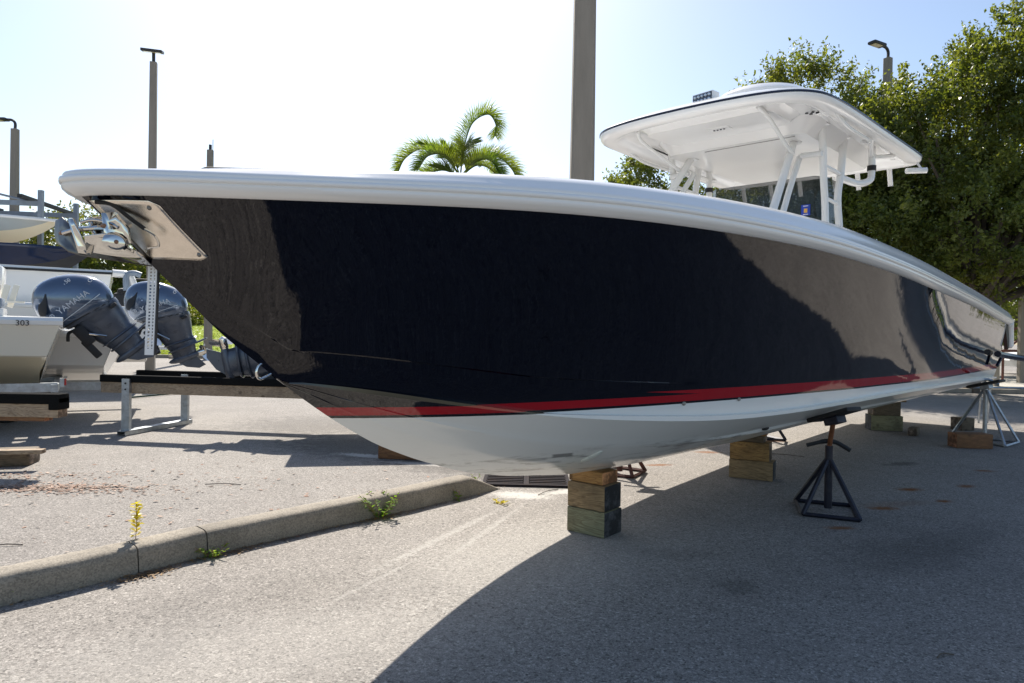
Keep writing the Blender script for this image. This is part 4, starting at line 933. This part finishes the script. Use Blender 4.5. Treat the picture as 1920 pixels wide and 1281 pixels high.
# ---------------------------------------------------------------- poles and lamps
M_POLE = (lambda t: t.fin(t.mix(t.noise(t.map(t.geo(), scale=(1, 1, .15)), 5, 5, .65), (.20, .175, .145), (.32, .285, .24)), .9, 0, t.bump(t.noise(t.geo(), 30, 4), .3, .01)))(NT('pole_concrete'))
def pole(x, y, h, w0, w1, label, lamp=None, name='lamp_post', cat='lamp post', yaw=0, grp='concrete lamp posts', extra=None):
    r = empty(name, (x, y, 0), yaw, label, cat, grp)
    m = MB(); rows = []
    for z in (-.02, h*.33, h*.66, h):
        w = (w0+(w1-w0)*z/h)/2; c = w*.2; rows.append([(w-c, -w, z), (w, -w+c, z), (w, w-c, z), (w-c, w, z), (-w+c, w, z), (-w, w-c, z), (-w, -w+c, z), (-w+c, -w, z)])
    m.grid(rows, close=True); m.f.append(tuple(range(24, 32))); m.mi.append(0); m.build('pole', M_POLE, r)
    dk = paint('lamp_dark', (.04, .042, .045), .5, .5)
    if lamp == 'flat':
        m = MB(); m.tube([(0, 0, h), (0, -.02, h+.32)], .05, 8); m.build('bracket', dk, r, smooth=True)
        m = MB(); m.box((0, 0, 0), (.62, .42, .09), M=Matrix.Rotation(R(14), 4, 'X'), bev=.02); m.v = [(a-.02, b-.12, c+h+.32) for a, b, c in m.v]; hd = m.build('lamp_head', dk, r)
        m = MB(); m.box((0, 0, -.05), (.5, .32, .01), M=Matrix.Rotation(R(14), 4, 'X')); m.v = [(a-.02, b-.12, c+h+.32) for a, b, c in m.v]; m.build('lens', paint('lamp_lens', (.55, .5, .3), .2), hd)
    if lamp == 'arm':
        m = MB(); m.tube(bz([(0, 0, h), (.0, 0, h+.22), (-.12, 0, h+.34), (-.35, 0, h+.36)], 4), .05, 8); m.build('bracket', dk, r, smooth=True)
        m = MB(); m.box((-.62, 0, h+.36), (.66, .3, .10), bev=.04); hd = m.build('lamp_head', dk, r, smooth=True)
        m = MB(); m.box((-.66, 0, h+.305), (.4, .2, .012)); m.build('lens', paint('lamp_lens', (.55, .5, .3), .2), hd)
    if lamp == 'stub':
        m = MB(); m.tube([(0, 0, h), (0, 0, h+.25)], .07, 8); m.tube([(.12, 0, h-.3), (.12, 0, h+.5)], .015, 6); m.build('bracket', dk, r, smooth=True)
    return r
pole(-11.65, 22, 9.95, .27, .20, 'tall concrete lamp post with flat head rising behind the bow at the left', 'flat', yaw=.3)
pole(-19.0, 26, 8.9, .30, .22, 'concrete lamp post with curved arm lamp at the left edge beside the rack', 'arm')
pole(-14.25, 32, 9.8, .32, .24, 'short looking bare topped post with thin antenna behind the bow', 'stub')
pole(1.42, 14.5, 13.5, .55, .38, 'thick square concrete post rising out of frame behind the middle of the hull', None, 'concrete_post', 'post', grp=None)
pole(13.0, 24, 11.3, .33, .23, 'concrete lamp post with dark arm lamp standing in the trees at the right', 'arm', yaw=.5)
# ---------------------------------------------------------------- vegetation
def m_leaf(name, c0, c1, c2=None, tr=.35):
    t = NT(name); g = t.n('NewGeometry'); rnd = g.outputs['Random Per Island']; v = g.outputs['Position']
    a = t.mix(rnd, c0, c1); b = t.ramp(t.noise(v, .9, 3, .6), [(.35, 0.), (.68, 1.)]); a = t.mix(t.math('MULTIPLY', b, .6), a, c2 or c1)
    s = t.n('BsdfPrincipled', {'Base Color': a, 'Roughness': .42, 'Specular IOR Level': .35}); tl = t.n('BsdfTranslucent', {'Color': t.mix(1., a, (2.3, 2.2, .6), 'MULTIPLY')})
    mx = t.n('MixShader', {0: tr, 1: s.outputs[0], 2: tl.outputs[0]}); t.t.links.new(mx.outputs[0], t.out.inputs['Surface']); t.t.nodes.remove(t.b)
    return t.m
LF_OAK = m_leaf('oak_leaf', (.038, .064, .016), (.115, .145, .036), (.19, .20, .055), .42)
LF_OLIVE = m_leaf('olive_leaf', (.055, .075, .022), (.12, .135, .045), (.17, .17, .07), .35)
LF_LIGHT = m_leaf('light_leaf', (.08, .12, .03), (.16, .20, .055), (.20, .23, .08), .42)
LF_PALM = m_leaf('palm_leaf', (.05, .10, .03), (.11, .18, .045), (.20, .22, .04), .45)
LF_YEL = m_leaf('yellow_leaf', (.42, .34, .02), (.55, .46, .03), (.30, .33, .04), .4)
LF_WEED = m_leaf('weed_leaf', (.08, .16, .02), (.18, .30, .04), (.25, .33, .05), .4)
M_BARK = (lambda t: t.fin(t.mix(t.noise(t.map(t.geo(), scale=(1, 1, .2)), 12, 5, .7), (.07, .055, .042), (.17, .14, .11)), .95, 0, t.bump(t.noise(t.map(t.geo(), scale=(1, 1, .2)), 20, 5), .7, .02)))(NT('bark'))
def quads(P, size, mat, name, parent, asp=.5, up=.3, bend=True):
    """P: Nx3 leaf centres"""
    n = len(P); d = rng.normal(size=(n, 3)); d[:, 2] += up*0; d /= np.linalg.norm(d, axis=1)[:, None]
    e = rng.normal(size=(n, 3)); e -= d*np.sum(e*d, 1)[:, None]; e /= np.linalg.norm(e, axis=1)[:, None]
    s = size*rng.uniform(.6, 1.35, n)[:, None]; a = P-d*s*.5; b = P+d*s*.5; w = e*s*asp*.5; nrm = np.cross(d, e); m = P+nrm*s*.08
    V = np.stack([a, m+w, b, m-w], 1).reshape(-1, 3)
    me = bpy.data.meshes.new(name); me.vertices.add(4*n); me.vertices.foreach_set('co', V.astype(np.float32).ravel())
    me.loops.add(4*n); me.loops.foreach_set('vertex_index', np.arange(4*n, dtype=np.int32)); me.polygons.add(n)
    me.polygons.foreach_set('loop_start', np.arange(0, 4*n, 4, dtype=np.int32)); me.update(calc_edges=True); me.materials.append(mat); me.validate()
    o = bpy.data.objects.new(name, me); C.objects.link(o)
    if parent: o.parent = parent
    return o
def crown_pts(blobs, nl, clump=.55, npc=90, hollow=.55):
    """blobs: (x,y,z,rx,ry,rz,weight)"""
    W = np.array([b[3]*b[4]+b[4]*b[5]+b[3]*b[5] for b in blobs]); W = W/W.sum(); out = []; cl = []
    for b, w in zip(blobs, W):
        k = max(1, int(nl*w/npc)); u = rng.normal(size=(k, 3)); u /= np.linalg.norm(u, axis=1)[:, None]
        r = rng.uniform(hollow, 1.06, k)**.7; lump = 1+.16*np.sin(u[:, 0]*5+b[0])*np.cos(u[:, 2]*6+b[1])
        c = np.array(b[:3])+u*np.array(b[3:6])*(r*lump)[:, None]; cl.append(c)
        cs = clump*rng.uniform(.45, 1.25, k)
        L = c[:, None, :]+rng.normal(size=(k, npc, 3))*np.array([.42, .42, .30])*cs[:, None, None]
        # twigs: a share of the leaves sits along short shoots that leave the clump outward and upward
        ns = int(npc*.45); nt = 4
        td = rng.normal(size=(k, nt, 3))*.55+u[:, None, :]*.8+np.array([0, 0, .55]); td /= np.linalg.norm(td, axis=2)[:, :, None]
        which = rng.integers(0, nt, (k, ns)); dd = np.take_along_axis(td, which[:, :, None].repeat(3, 2), 1)
        tt = rng.uniform(.1, 1.0, (k, ns, 1)); L[:, :ns] = c[:, None, :]+dd*tt*cs[:, None, None]*1.45+rng.normal(size=(k, ns, 3))*.05*(1.3-tt)
        out.append(L.reshape(-1, 3))
    return np.concatenate(out), np.concatenate(cl)
def tree(x, y, blobs, nl, leaf, mat, label, trunk_r=.2, name='oak_tree', cat='tree', group=None, clump=.55, fork=2.0, npc=90, limbs=26, lean=(0, 0)):
    r = empty(name, (x, y, 0), 0, label, cat, group); P, cl = crown_pts([(b[0]-x, b[1]-y, *b[2:]) for b in blobs], nl, clump, npc)
    keep = P[:, 2] > .05; quads(P[keep], leaf, mat, 'crown', r)
    m = MB(); f = Vector((lean[0], lean[1], fork)); m.tube([(0, 0, -.05), (f.x*.3, f.y*.3, fork*.5), f], [trunk_r*1.25, trunk_r, trunk_r*.85], 10); m.build('trunk', M_BARK, r, smooth=True)
    m = MB(); idx = rng.choice(len(cl), min(limbs, len(cl)), replace=False)
    for i in idx:
        t = Vector(cl[i]); mid = f.lerp(t, .5)+Vector((random.uniform(-.3, .3), random.uniform(-.3, .3), .35)); m.tube(bz([f, mid, t], 4), [trunk_r*.5-(trunk_r*.42)*k/8 for k in range(9)], 6, cap=False)
    m.build('limb', M_BARK, r, smooth=True)
    return r
gt = 'trees at the right behind the boat'
tree(12.9, 19.0, [(13.9,18.6,7.5,2.7,2.4,2.4), (16.6,18.4,6.6,2.6,2.4,2.5), (11.6,18.8,6.4,2.4,2.2,2.3), (9.9,19.2,6.5,1.4,1.6,1.7), (12.4,17.7,4.4,3.2,2.4,1.6), (15.8,18.2,4.6,3.2,2.4,1.7), (13.6,18.0,8.6,1.9,1.5,1.4), (9.8,18.8,4.0,1.7,2,1.3)], 200000, .112, LF_OAK, 'big dark green oak tree filling the right edge behind the hard top', .24, group=gt, clump=.46, fork=2.3, limbs=60, npc=120)
tree(8.6, 21.8, [(9.1,21.8,8.5,1.8,1.6,1.7), (7.9,21.8,8.0,1.3,1.5,1.5), (11.2,21.6,7.6,1.6,1.6,1.6), (8.2,21.5,5.6,2.4,1.8,1.5), (7.2,21.2,4.2,2.2,1.8,1.5), (10.6,21,4.8,2.4,2,1.8)], 98000, .112, LF_OAK, 'mid height oak tree directly behind the hard top and its legs', .2, group=gt, clump=.5, fork=2.2, limbs=28)
tree(5.0, 23.0, [(4.7,23.0,6.3,1.3,1.2,1.25), (5.7,22.8,5.2,1.3,1.3,1.2), (4.4,23,4.4,1.0,1.2,1.1), (6.4,22.8,4.2,1.4,1.3,1.2)], 40000, .11, LF_OAK, 'smallest oak tree, left of the hard top legs', .15, group=gt, clump=.42, fork=1.9, limbs=16)
tree(19.6, 25.0, [(19.4,25,5.2,2.2,2,1.8), (21.5,25,5.6,2.6,2.2,2.2), (18.2,25.5,3.6,1.8,1.8,1.3)], 34000, .13, LF_LIGHT, 'paler sunlit green tree at the right edge beyond the big oak', .18, group=gt, clump=.5, fork=1.7)
tree(17.6, 30.5, [(17.0,30.5,3.3,4.5,1.8,1.9), (24,30.5,3.5,4.5,1.8,2.0), (12,30.5,3.5,4.0,1.8,2.2), (29,31,3.6,3.5,1.8,2.3)], 60000, .16, LF_OAK, 'low dark mass of foliage behind the poles at the right edge', .2, group=gt, clump=.6, fork=1.4)
gl = 'trees along the far left'
for i, (x, y, h, w, n, m_, lb) in enumerate([(-35, 47, 8.2, 3.8, 20000, LF_OLIVE, 'olive green tree at the left edge beyond the storage rack'), (-29.2, 46, 9.2, 3.6, 26000, LF_OLIVE, 'tallest olive green tree right of the storage rack'), (-25.5, 45, 8.3, 3.0, 22000, LF_OAK, 'olive tree behind the anchor at the bow'), (-33.5, 68, 10.4, 5.0, 20000, LF_OAK, 'darker tree below the anchor, behind the tilted outboard'), (-26.0, 70, 10.0, 4.6, 16000, LF_OAK, 'dark tree behind the upright outboard'), (-41, 49, 7.8, 4, 16000, LF_OAK, 'dark tree cut by the left edge of the photo')]):
    tree(x, y, [(x, y, h*.72, w, w*.8, h*.26), (x-w*.5, y+.5, h*.5, w*.8, w*.7, h*.25), (x+w*.5, y-.3, h*.5, w*.8, w*.7, h*.25), (x, y-.5, h*.3, w*1.1, w*.7, h*.2)], n, .22, m_, lb, .2, group=gl, clump=.8, fork=h*.22, limbs=18, npc=60)

def palm():
    x, y, z = -1.75, 22.0, 6.45
    r = empty('palm_tree', (x, y, 0), 0, 'small palm with arching feathery fronds rising behind the hull', 'palm tree')
    m = MB(); m.tube([(0, 0, 0), (.05, 0, 3), (0, 0, z-.6), (0, 0, z)], [.16, .13, .10, .06], 12); m.build('trunk', M_BARK, r, smooth=True)
    F = [([(0,0,0),(.10,0,.9),(.35,.1,1.75),(.85,.1,2.05),(1.10,.1,1.75),(1.10,.1,1.35)], LF_PALM), ([(0,0,0),(-.5,0,.62),(-1.2,-.1,.85),(-1.75,-.1,.55),(-2.0,-.1,.05)], LF_PALM),
         ([(0,0,0),(.6,0,.55),(1.2,-.1,.62),(1.65,-.1,.25),(1.85,-.1,-.2)], LF_PALM), ([(0,0,0),(.5,-.5,.4),(1.0,-.9,.3),(1.3,-1.2,-.2)], LF_PALM), ([(0,0,0),(-.4,-.6,.5),(-.9,-1.0,.4),(-1.2,-1.2,-.1)], LF_PALM),
         ([(0,0,0),(-.25,.3,.65),(-.5,.7,.95),(-.7,1.1,.85)], LF_PALM), ([(0,0,0),(.5,.5,.5),(1.0,1.0,.45),(1.3,1.3,0)], LF_PALM), ([(0,0,0),(-.6,.4,.3),(-1.2,.6,.15),(-1.5,.7,-.3)], LF_PALM), ([(0,0,0),(.1,-.5,.6),(.2,-1.0,.75),(.3,-1.4,.5)], LF_PALM)]
    for pts, mt in F:
        c = bz(pts, 12); n = len(c); mb = MB(); mb.tube([p for p in c], [.022*(1-.8*i/n)+.003 for i in range(n)], 5)
        V = []; Fc = []
        N = 92
        for i in range(N):
            t = .14+.86*i/N; q = t*(n-1); k = min(n-2, int(q)); p = c[k].lerp(c[k+1], q-k); tg = (c[k+1]-c[k]).normalized()
            sd = tg.cross(Vector((0, 0, 1))); sd = sd.normalized() if sd.length > .1 else Vector((1, 0, 0)); up = sd.cross(tg)
            L = .72*math.sin(math.pi*(.12+.80*t))**.7
            for sg in (1, -1, 1.0001, -1.0001):
                jit = random.uniform(-.5, .5); d = (sd*sg*(.6 if abs(sg) > 1.00001 else 1)+up*(.95 if abs(sg) > 1.00001 else .45)+tg*.75+Vector((0, 0, jit*.4))).normalized(); LL = L*random.uniform(.8, 1.1)
                a = p; b = p+d*LL*.55; e = p+d*LL+Vector((0, 0, -.16*LL)); w = tg*.0105
                mb.add([a-w, a+w, b+w, e, b-w], [(0, 1, 2, 3, 4)])
        mb.v = [(a, b, c_+z) for a, b, c_ in mb.v]; mb.build('frond', mt, r)
palm()

# grass bank at the far left, kerb in front of it
def m_grass():
    t = NT('grass'); v = t.geo(); a = t.noise(v, .6, 5, .6); b = t.noise(v, 18, 4, .7)
    c = t.mix(a, (.20, .30, .015), (.34, .42, .03)); c = t.mix(1., c, t.ramp(b, [(.25, .55), (.75, 1.25)]), 'MULTIPLY')
    return t.fin(c, .9, 0, t.bump(b, .8, .05), Specular_IOR_Level=.2)
M_GRASS = m_grass()
def slab(name, outline, z0, z1, mat):
    m = MB(); m.prism(outline, 2, z0, z1); return tag(m.build(name, mat), kind='structure')
def grass_bank():
    xs = np.linspace(-120, 90, 60); ys = np.concatenate([np.linspace(33.2, 70, 22), np.linspace(74, 130, 8)])
    xs = xs[(xs < 3)]
    m = MB(); m.grid([[(x, y, .12+.075*min(y-33.2, 28)*min(1, (y-33.2)/10)+.05*math.sin(x*.7+y*.3)) for x in xs] for y in ys]); tag(m.build('grass_bank', M_GRASS, smooth=True), kind='structure')
    n = 46000; X = rng.uniform(-45, 1.5, n); Y = 33.3+rng.uniform(0, 1, n)**1.6*34; Z = .12+.075*np.minimum(Y-33.2, 28)*np.minimum(1, (Y-33.2)/10)
    P = np.stack([X, Y, Z+.05], 1); o = quads(P, .16, LF_LIGHT, 'grass', None, asp=.25); tag(o, kind='stuff')
    o['label'] = 'sunlit grass tufts on the bank beyond the boats at the left'; o['category'] = 'grass'
    m = MB(); m.box((-32, 33.05, .08), (76, .3, .17), bev=.02); tag(m.build('far_kerb', M_CONC), kind='structure')
grass_bank()
def bush(x, y, z, r_, n, lf, mat, label, name='shrub', group=None):
    P, _ = crown_pts([(0, 0, r_*.6, r_, r_, r_*.7)], n, r_*.3, 30); P = P[P[:, 2] > 0]; o = quads(P, lf, mat, name, None); o.location = (x, y, z); return tag(o, label, 'shrub', group)
bush(-25.6, 56, 1.7, 1.0, 3000, .16, LF_OAK, 'low dark shrub at the top of the grass bank')

# hose on the pavement
m = MB(); m.tube(bz([(-7.6, 13.5, .03), (-6.4, 17.0, .03), (-7.0, 19.5, .03), (-5.6, 18.8, .03), (-4.2, 17.2, .03), (-3.5, 15.2, .03)], 8), .02, 6); tag(m.build('garden_hose', paint('hose_green', (.02, .06, .035), .5)), 'thin dark green hose lying on the pavement beyond the bunks', 'hose')

# weeds at the kerb
def weed(loc, h, n, mat, label, name='weed', spread=.03, leaf=.03, stems=1, droop=0):
    r = empty(name, loc, 0, label, 'weed', 'weeds growing along the kerb'); st = MB(); V = []
    lf = MB()
    for s_ in range(stems):
        a = random.uniform(0, 6.28); dx = math.cos(a)*spread*(stems > 1); dy = math.sin(a)*spread*(stems > 1); hh = h*random.uniform(.6, 1) if stems > 1 else h
        c = bz([(dx*.2, dy*.2, 0), (dx*.6+.005, dy*.6, hh*.5), (dx*1.2, dy*1.2, hh)], 5); st.tube(c, .0016 if stems > 1 else .0022, 5)
        for i in range(n):
            t = .12+.88*i/n; p = c[min(len(c)-1, int(t*(len(c)-1)))]; an = random.uniform(0, 6.28); L = leaf*random.uniform(.7, 1.25)
            d = Vector((math.cos(an), math.sin(an), random.uniform(-.4, .8)-droop*t)).normalized(); s2 = d.cross(Vector((0, 0, 1))).normalized()*L*.28; q = p+d*L*.5+Vector((0, 0, L*.12))
            lf.add([p, q+s2, p+d*L, q-s2], [(0, 1, 2, 3)])
    st.build('stem', paint('weed_stem', (.25, .13, .06), .7), r); lf.build('foliage', mat, r)
    return r
weed(Vector((-2.22, 4.05, .145)), .235, 70, LF_YEL, 'tall single yellow weed growing at the kerb joint', leaf=.042)
weed((-2.56, 3.47, 0), .13, 3, LF_WEED, 'thin grassy weed at the foot of the kerb at the left edge', spread=.035, leaf=.06, stems=5)
weed((-1.82, 4.19, 0), .085, 7, LF_WEED, 'bright green weed at the foot of the kerb beside the second joint', spread=.085, leaf=.036, stems=9)
weed((-.98, 5.14, 0), .19, 12, LF_WEED, 'largest leafy green weed against the kerb face', spread=.13, leaf=.036, stems=22)
weed((-.45, 5.72, 0), .10, 4, LF_WEED, 'small green tuft against the kerb near its sloped end', spread=.03, leaf=.045, stems=4)
weed((-.09, 5.63, 0), .03, 6, LF_YEL, 'flat dry weed on the pavement below the sloped kerb end', spread=.07, leaf=.03, stems=6)
weed((-.30, 6.08, .10), .06, 4, LF_WEED, 'tiny sprig behind the kerb near its sloped end', spread=.04, leaf=.03, stems=4)
def litter(name, label, spots, size, cols, flat=.12):
    P = []
    for x, y, sx, sy, rot, n in spots:
        a = rng.normal(size=(n, 2))*[sx, sy]; c, s_ = math.cos(rot), math.sin(rot); P.append(np.stack([x+a[:, 0]*c-a[:, 1]*s_, y+a[:, 0]*s_+a[:, 1]*c, rng.uniform(.003, .012, n)], 1))
    P = np.concatenate(P); n = len(P); an = rng.uniform(0, 6.28, n); d = np.stack([np.cos(an), np.sin(an), rng.normal(size=n)*flat], 1); e = np.stack([-np.sin(an), np.cos(an), rng.normal(size=n)*flat], 1)
    s = size*rng.uniform(.4, 1.5, n)[:, None]; w = e*s*rng.uniform(.12, .4, n)[:, None]; V = np.stack([P-d*s*.5, P+w, P+d*s*.5, P-w], 1).reshape(-1, 3); V[:, 2] = np.maximum(V[:, 2], .002)
    me = bpy.data.meshes.new(name); me.from_pydata(V.tolist(), [], np.arange(4*n).reshape(-1, 4).tolist()); t = NT(name+'_mat'); rnd = t.n('NewGeometry').outputs['Random Per Island']
    me.materials.append(t.fin(t.ramp(rnd, [(i/(len(cols)-1), c) for i, c in enumerate(cols)]), .8)); o = bpy.data.objects.new(name, me); C.objects.link(o); tag(o, label, 'leaf litter', None, 'stuff')
litter('leaf_litter', 'scattered dry brown leaf bits on the pavement behind the kerb at the left', [(-4.1, 5.85, .55, .10, .05, 500), (-4.5, 6.35, .5, .12, .1, 260), (-3.4, 6.2, 1.3, .5, .1, 260), (-2.9, 4.9, 1.4, .5, .8, 140), (-3.95, 5.95, .35, .08, .05, 500)], .036, [(.20,.10,.06), (.38,.24,.17), (.10,.06,.04), (.48,.36,.28)])
litter('kerb_debris', 'brown dead leaves and soil gathered along the foot of the kerb', [(-2.05, 3.87, .09, .03, .85, 520), (-1.75, 4.25, .12, .022, .83, 200), (-1.5, 4.6, 1.0, .018, .86, 500), (-.75, 5.37, .5, .02, .85, 200), (-.95, 5.15, .12, .03, .85, 160)], .018, [(.16,.09,.04), (.33,.20,.08), (.06,.04,.03), (.28,.2,.12)])
litter('grit', 'loose dark and pale grit specks scattered over the pavement', [(0, 5.5, 3.2, 2.2, 0, 1500), (0.2, 5.9, .5, .12, .3, 300), (.4, 3.5, 1.6, .8, 0, 250)], .011, [(.05,.045,.04), (.5,.46,.4), (.12,.1,.08), (.62,.58,.52)])
for (x, y, l, a) in ((-2.75, 6.15, .32, .05), (-3.3, 4.3, .2, .3), (3.15, 8.3, .4, -.5), (.25, 5.95, .3, .9), (1.9, 3.0, .1, .4)):
    m = MB(); m.tube(bz([(0, 0, .006), (l*.5, .012, .012), (l, -.006, .006)], 4), .0035, 5); o = m.build('twig', M_BARK); o.location = (x, y, 0); o.rotation_euler = (0, 0, a)
    tag(o, {-2.75: 'thin twig lying on the pale pavement above the yellow weed', -3.3: 'short twig behind the kerb at the left edge', 3.15: 'dark twig on the shaded pavement left of the loose block', .25: 'pale straw stick lying beside the drain grate', 1.9: 'short dark twig on the shaded foreground pavement'}[x], 'twig', 'twigs on the pavement')

# right hand background: posts, trailer rails, ladder, car
for x, y, h, lb in ((15.6, 22.0, 4.0, 'grey concrete post behind the stern, left one of the pair'), (17.9, 24.0, 4.2, 'grey concrete post behind the stern, right one of the pair')):
    m = MB(); m.box((0, 0, h/2), (.17, .17, h), bev=.02); o = m.build('concrete_post', M_POLE); o.location = (x, y, 0); tag(o, lb, 'post', 'short posts under the trees at the right')
def right_trailer():
    r = empty('boat_trailer', (12.2, 14.0, 0), 0, 'low galvanised trailer rails crossing the shaded pavement at the right edge', 'boat trailer')
    for y, z, x0 in ((1.2, .40, -1.9), (-1.0, .30, -2.3)):
        m = MB(); m.tube([(x0, y, z), (9, y+.4, z)], .024, 8); m.build('rail', M_GALV, r, smooth=True)
    for x in (1.0, 4.5):
        m = MB(); m.tube([(x, -1.0, .32), (x, 1.3, .40)], .03, 8); m.build('crossmember', M_GALV, r)
    for y in (-1.25, 1.6):
        w = MB(); w.lathe([(0, -.1), (.3, -.1), (.33, 0), (.3, .1), (0, .1)], M=Matrix.Rotation(R(90), 4, 'X'), c=(5.2, y, .335), seg=24); w.build('wheel', M_BLACK, r, smooth=True, angle=40)
    return r
right_trailer()
def ladder():
    r = empty('ladder', (8.15, 11.6, 0), .2, 'thin pale folding ladder standing behind the galvanised jack stand', 'ladder')
    for x in (-.09, .09):
        m = MB(); m.tube([(x+.12, .25, 0), (x-.05, 0, 1.15)], .016, 6); m.build('stile', M_GALV, r)
    for k in range(4):
        t = .12+.25*k; m = MB(); m.tube([(-.1+.12-.17*t, .25*(1-t), 1.15*t), (.1+.12-.17*t, .25*(1-t), 1.15*t)], .013, 6); m.build('rung', M_GALV, r)
ladder()
def car():
    r = empty('parked_car', (24.6, 31.0, 0), R(0), 'white parked car only partly in view at the right edge under the trees', 'car')
    m = MB(); prof = [(-2.2, .35), (-2.25, .62), (-2.1, .85), (-1.2, .98), (-.6, 1.42), (.9, 1.45), (1.7, 1.02), (2.2, .95), (2.3, .6), (2.25, .35)]
    rows = []
    for y, k, zi in ((-.88, .97, 0), (-.9, 1, 0), (.9, 1, 0), (.88, .97, 0)): rows.append([(x*k, y*(1-.16*max(0, z-.95)/.5), z) for x, z in prof])
    m.grid(rows); m.f += [tuple(range(10)), tuple(range(30, 40))]; m.mi += [0, 0]; m.build('body', paint('car_white', (.75, .75, .74), .15, 0, .02), r, smooth=True, angle=30)
    m = MB(); m.prism([(-1.05, 1.0), (-.58, 1.36), (.15, 1.38), (.15, 1.0)], 1, -.87, -.80); m.prism([(.22, 1.0), (.22, 1.38), (.85, 1.37), (1.35, 1.03)], 1, -.87, -.80); m.build('side_window', M_DKGL, r)
    for x in (-1.4, 1.4):
        w = MB(); w.lathe([(0, -.1), (.28, -.11), (.32, -.08), (.32, .1), (0, .1)], M=Matrix.Rotation(R(90), 4, 'X'), c=(x, -.82, .32), seg=22); w.build('wheel', M_BLACK, r, smooth=True, angle=40)
    m = MB(); m.box((-2.24, -.55, .68), (.06, .35, .12), bev=.02); m.build('headlight', paint('lamp_glass', (.6, .6, .6), .1), r)
car()
def red_rack():
    r = empty('trailer_frame', (19.6, 25.8, 0), R(10), 'rust red steel trailer frame under the trees at the right edge', 'trailer frame'); rm = paint('rust_red', (.20, .07, .045), .6)
    for y in (0, 1.6):
        for a, b in (((-1.2, 1.1), (.2, 2.0)), ((.2, 2.0), (4, 2.0)), ((-1.2, 1.1), (4, 1.1)), ((-1.2, 1.1), (-1.2, 0)), ((1.4, 1.1), (2.2, 2.0)), ((3.6, 0), (3.6, 2.0)), ((-.2, 1.1), (1.0, 2.0))):
            m = MB(); m.tube([(a[0], y, a[1]), (b[0], y, b[1])], .045, 6); m.build('bar', rm, r)
red_rack()
# pale cross lane with low kerb beyond the trailer, and grass strip right of the boat
slab('concrete_lane', [(9, 20.0), (60, 20.0), (60, 26.5), (9, 26.5)], -.03, .006, m_concrete('lane_concrete', (.50, .47, .42)))
m = MB(); m.box((34, 18.9, .06), (48, .18, .13), bev=.02); tag(m.build('lane_kerb', M_CONC), kind='structure')
slab('grass_strip', [(16.5, 9.5), (20, 18.7), (26, 18.7), (21.5, 8.0)], -.03, .09, M_GRASS)

def far_treeline():
    n = 90; X = np.linspace(-120, 75, n)+rng.uniform(-1, 1, n); B = [(x, 96+rng.uniform(-4, 4), 4.4+rng.uniform(-.6, 1.2)+ (0 if x < 3 else -1.6), 3.0, 2.2, rng.uniform(2.4, 3.8)) for x in X]
    P, _ = crown_pts(B, 90000, 1.1, 60, .4); P = P[P[:, 2] > .3]; o = quads(P, .5, LF_OAK, 'far_trees', None); tag(o, 'dark line of far trees beyond the grass bank', 'trees', None, 'stuff')
far_treeline()
def rack2():
    r = empty('storage_rack', (-17.8, 19.0, 0), 0, 'grey steel rack carrying the navy boat and the cream boat at the left edge', 'storage rack', None)
    st = paint('rack_steel', (.20, .23, .27), .5, .4, .15, 5)
    for x in (-3.2, 1.9):
        for y in (-1.6, 1.4):
            m = MB(); m.box((x, y, 2.0), (.13, .13, 4.0)); m.build('post', st, r)
        for z, y0 in ((2.68, 0), (3.86, .4)):
            m = MB(); m.box((x, y0, z), (.12, 3.6, .14)); m.build('padded_beam', M_BLACK, r)
rack2()
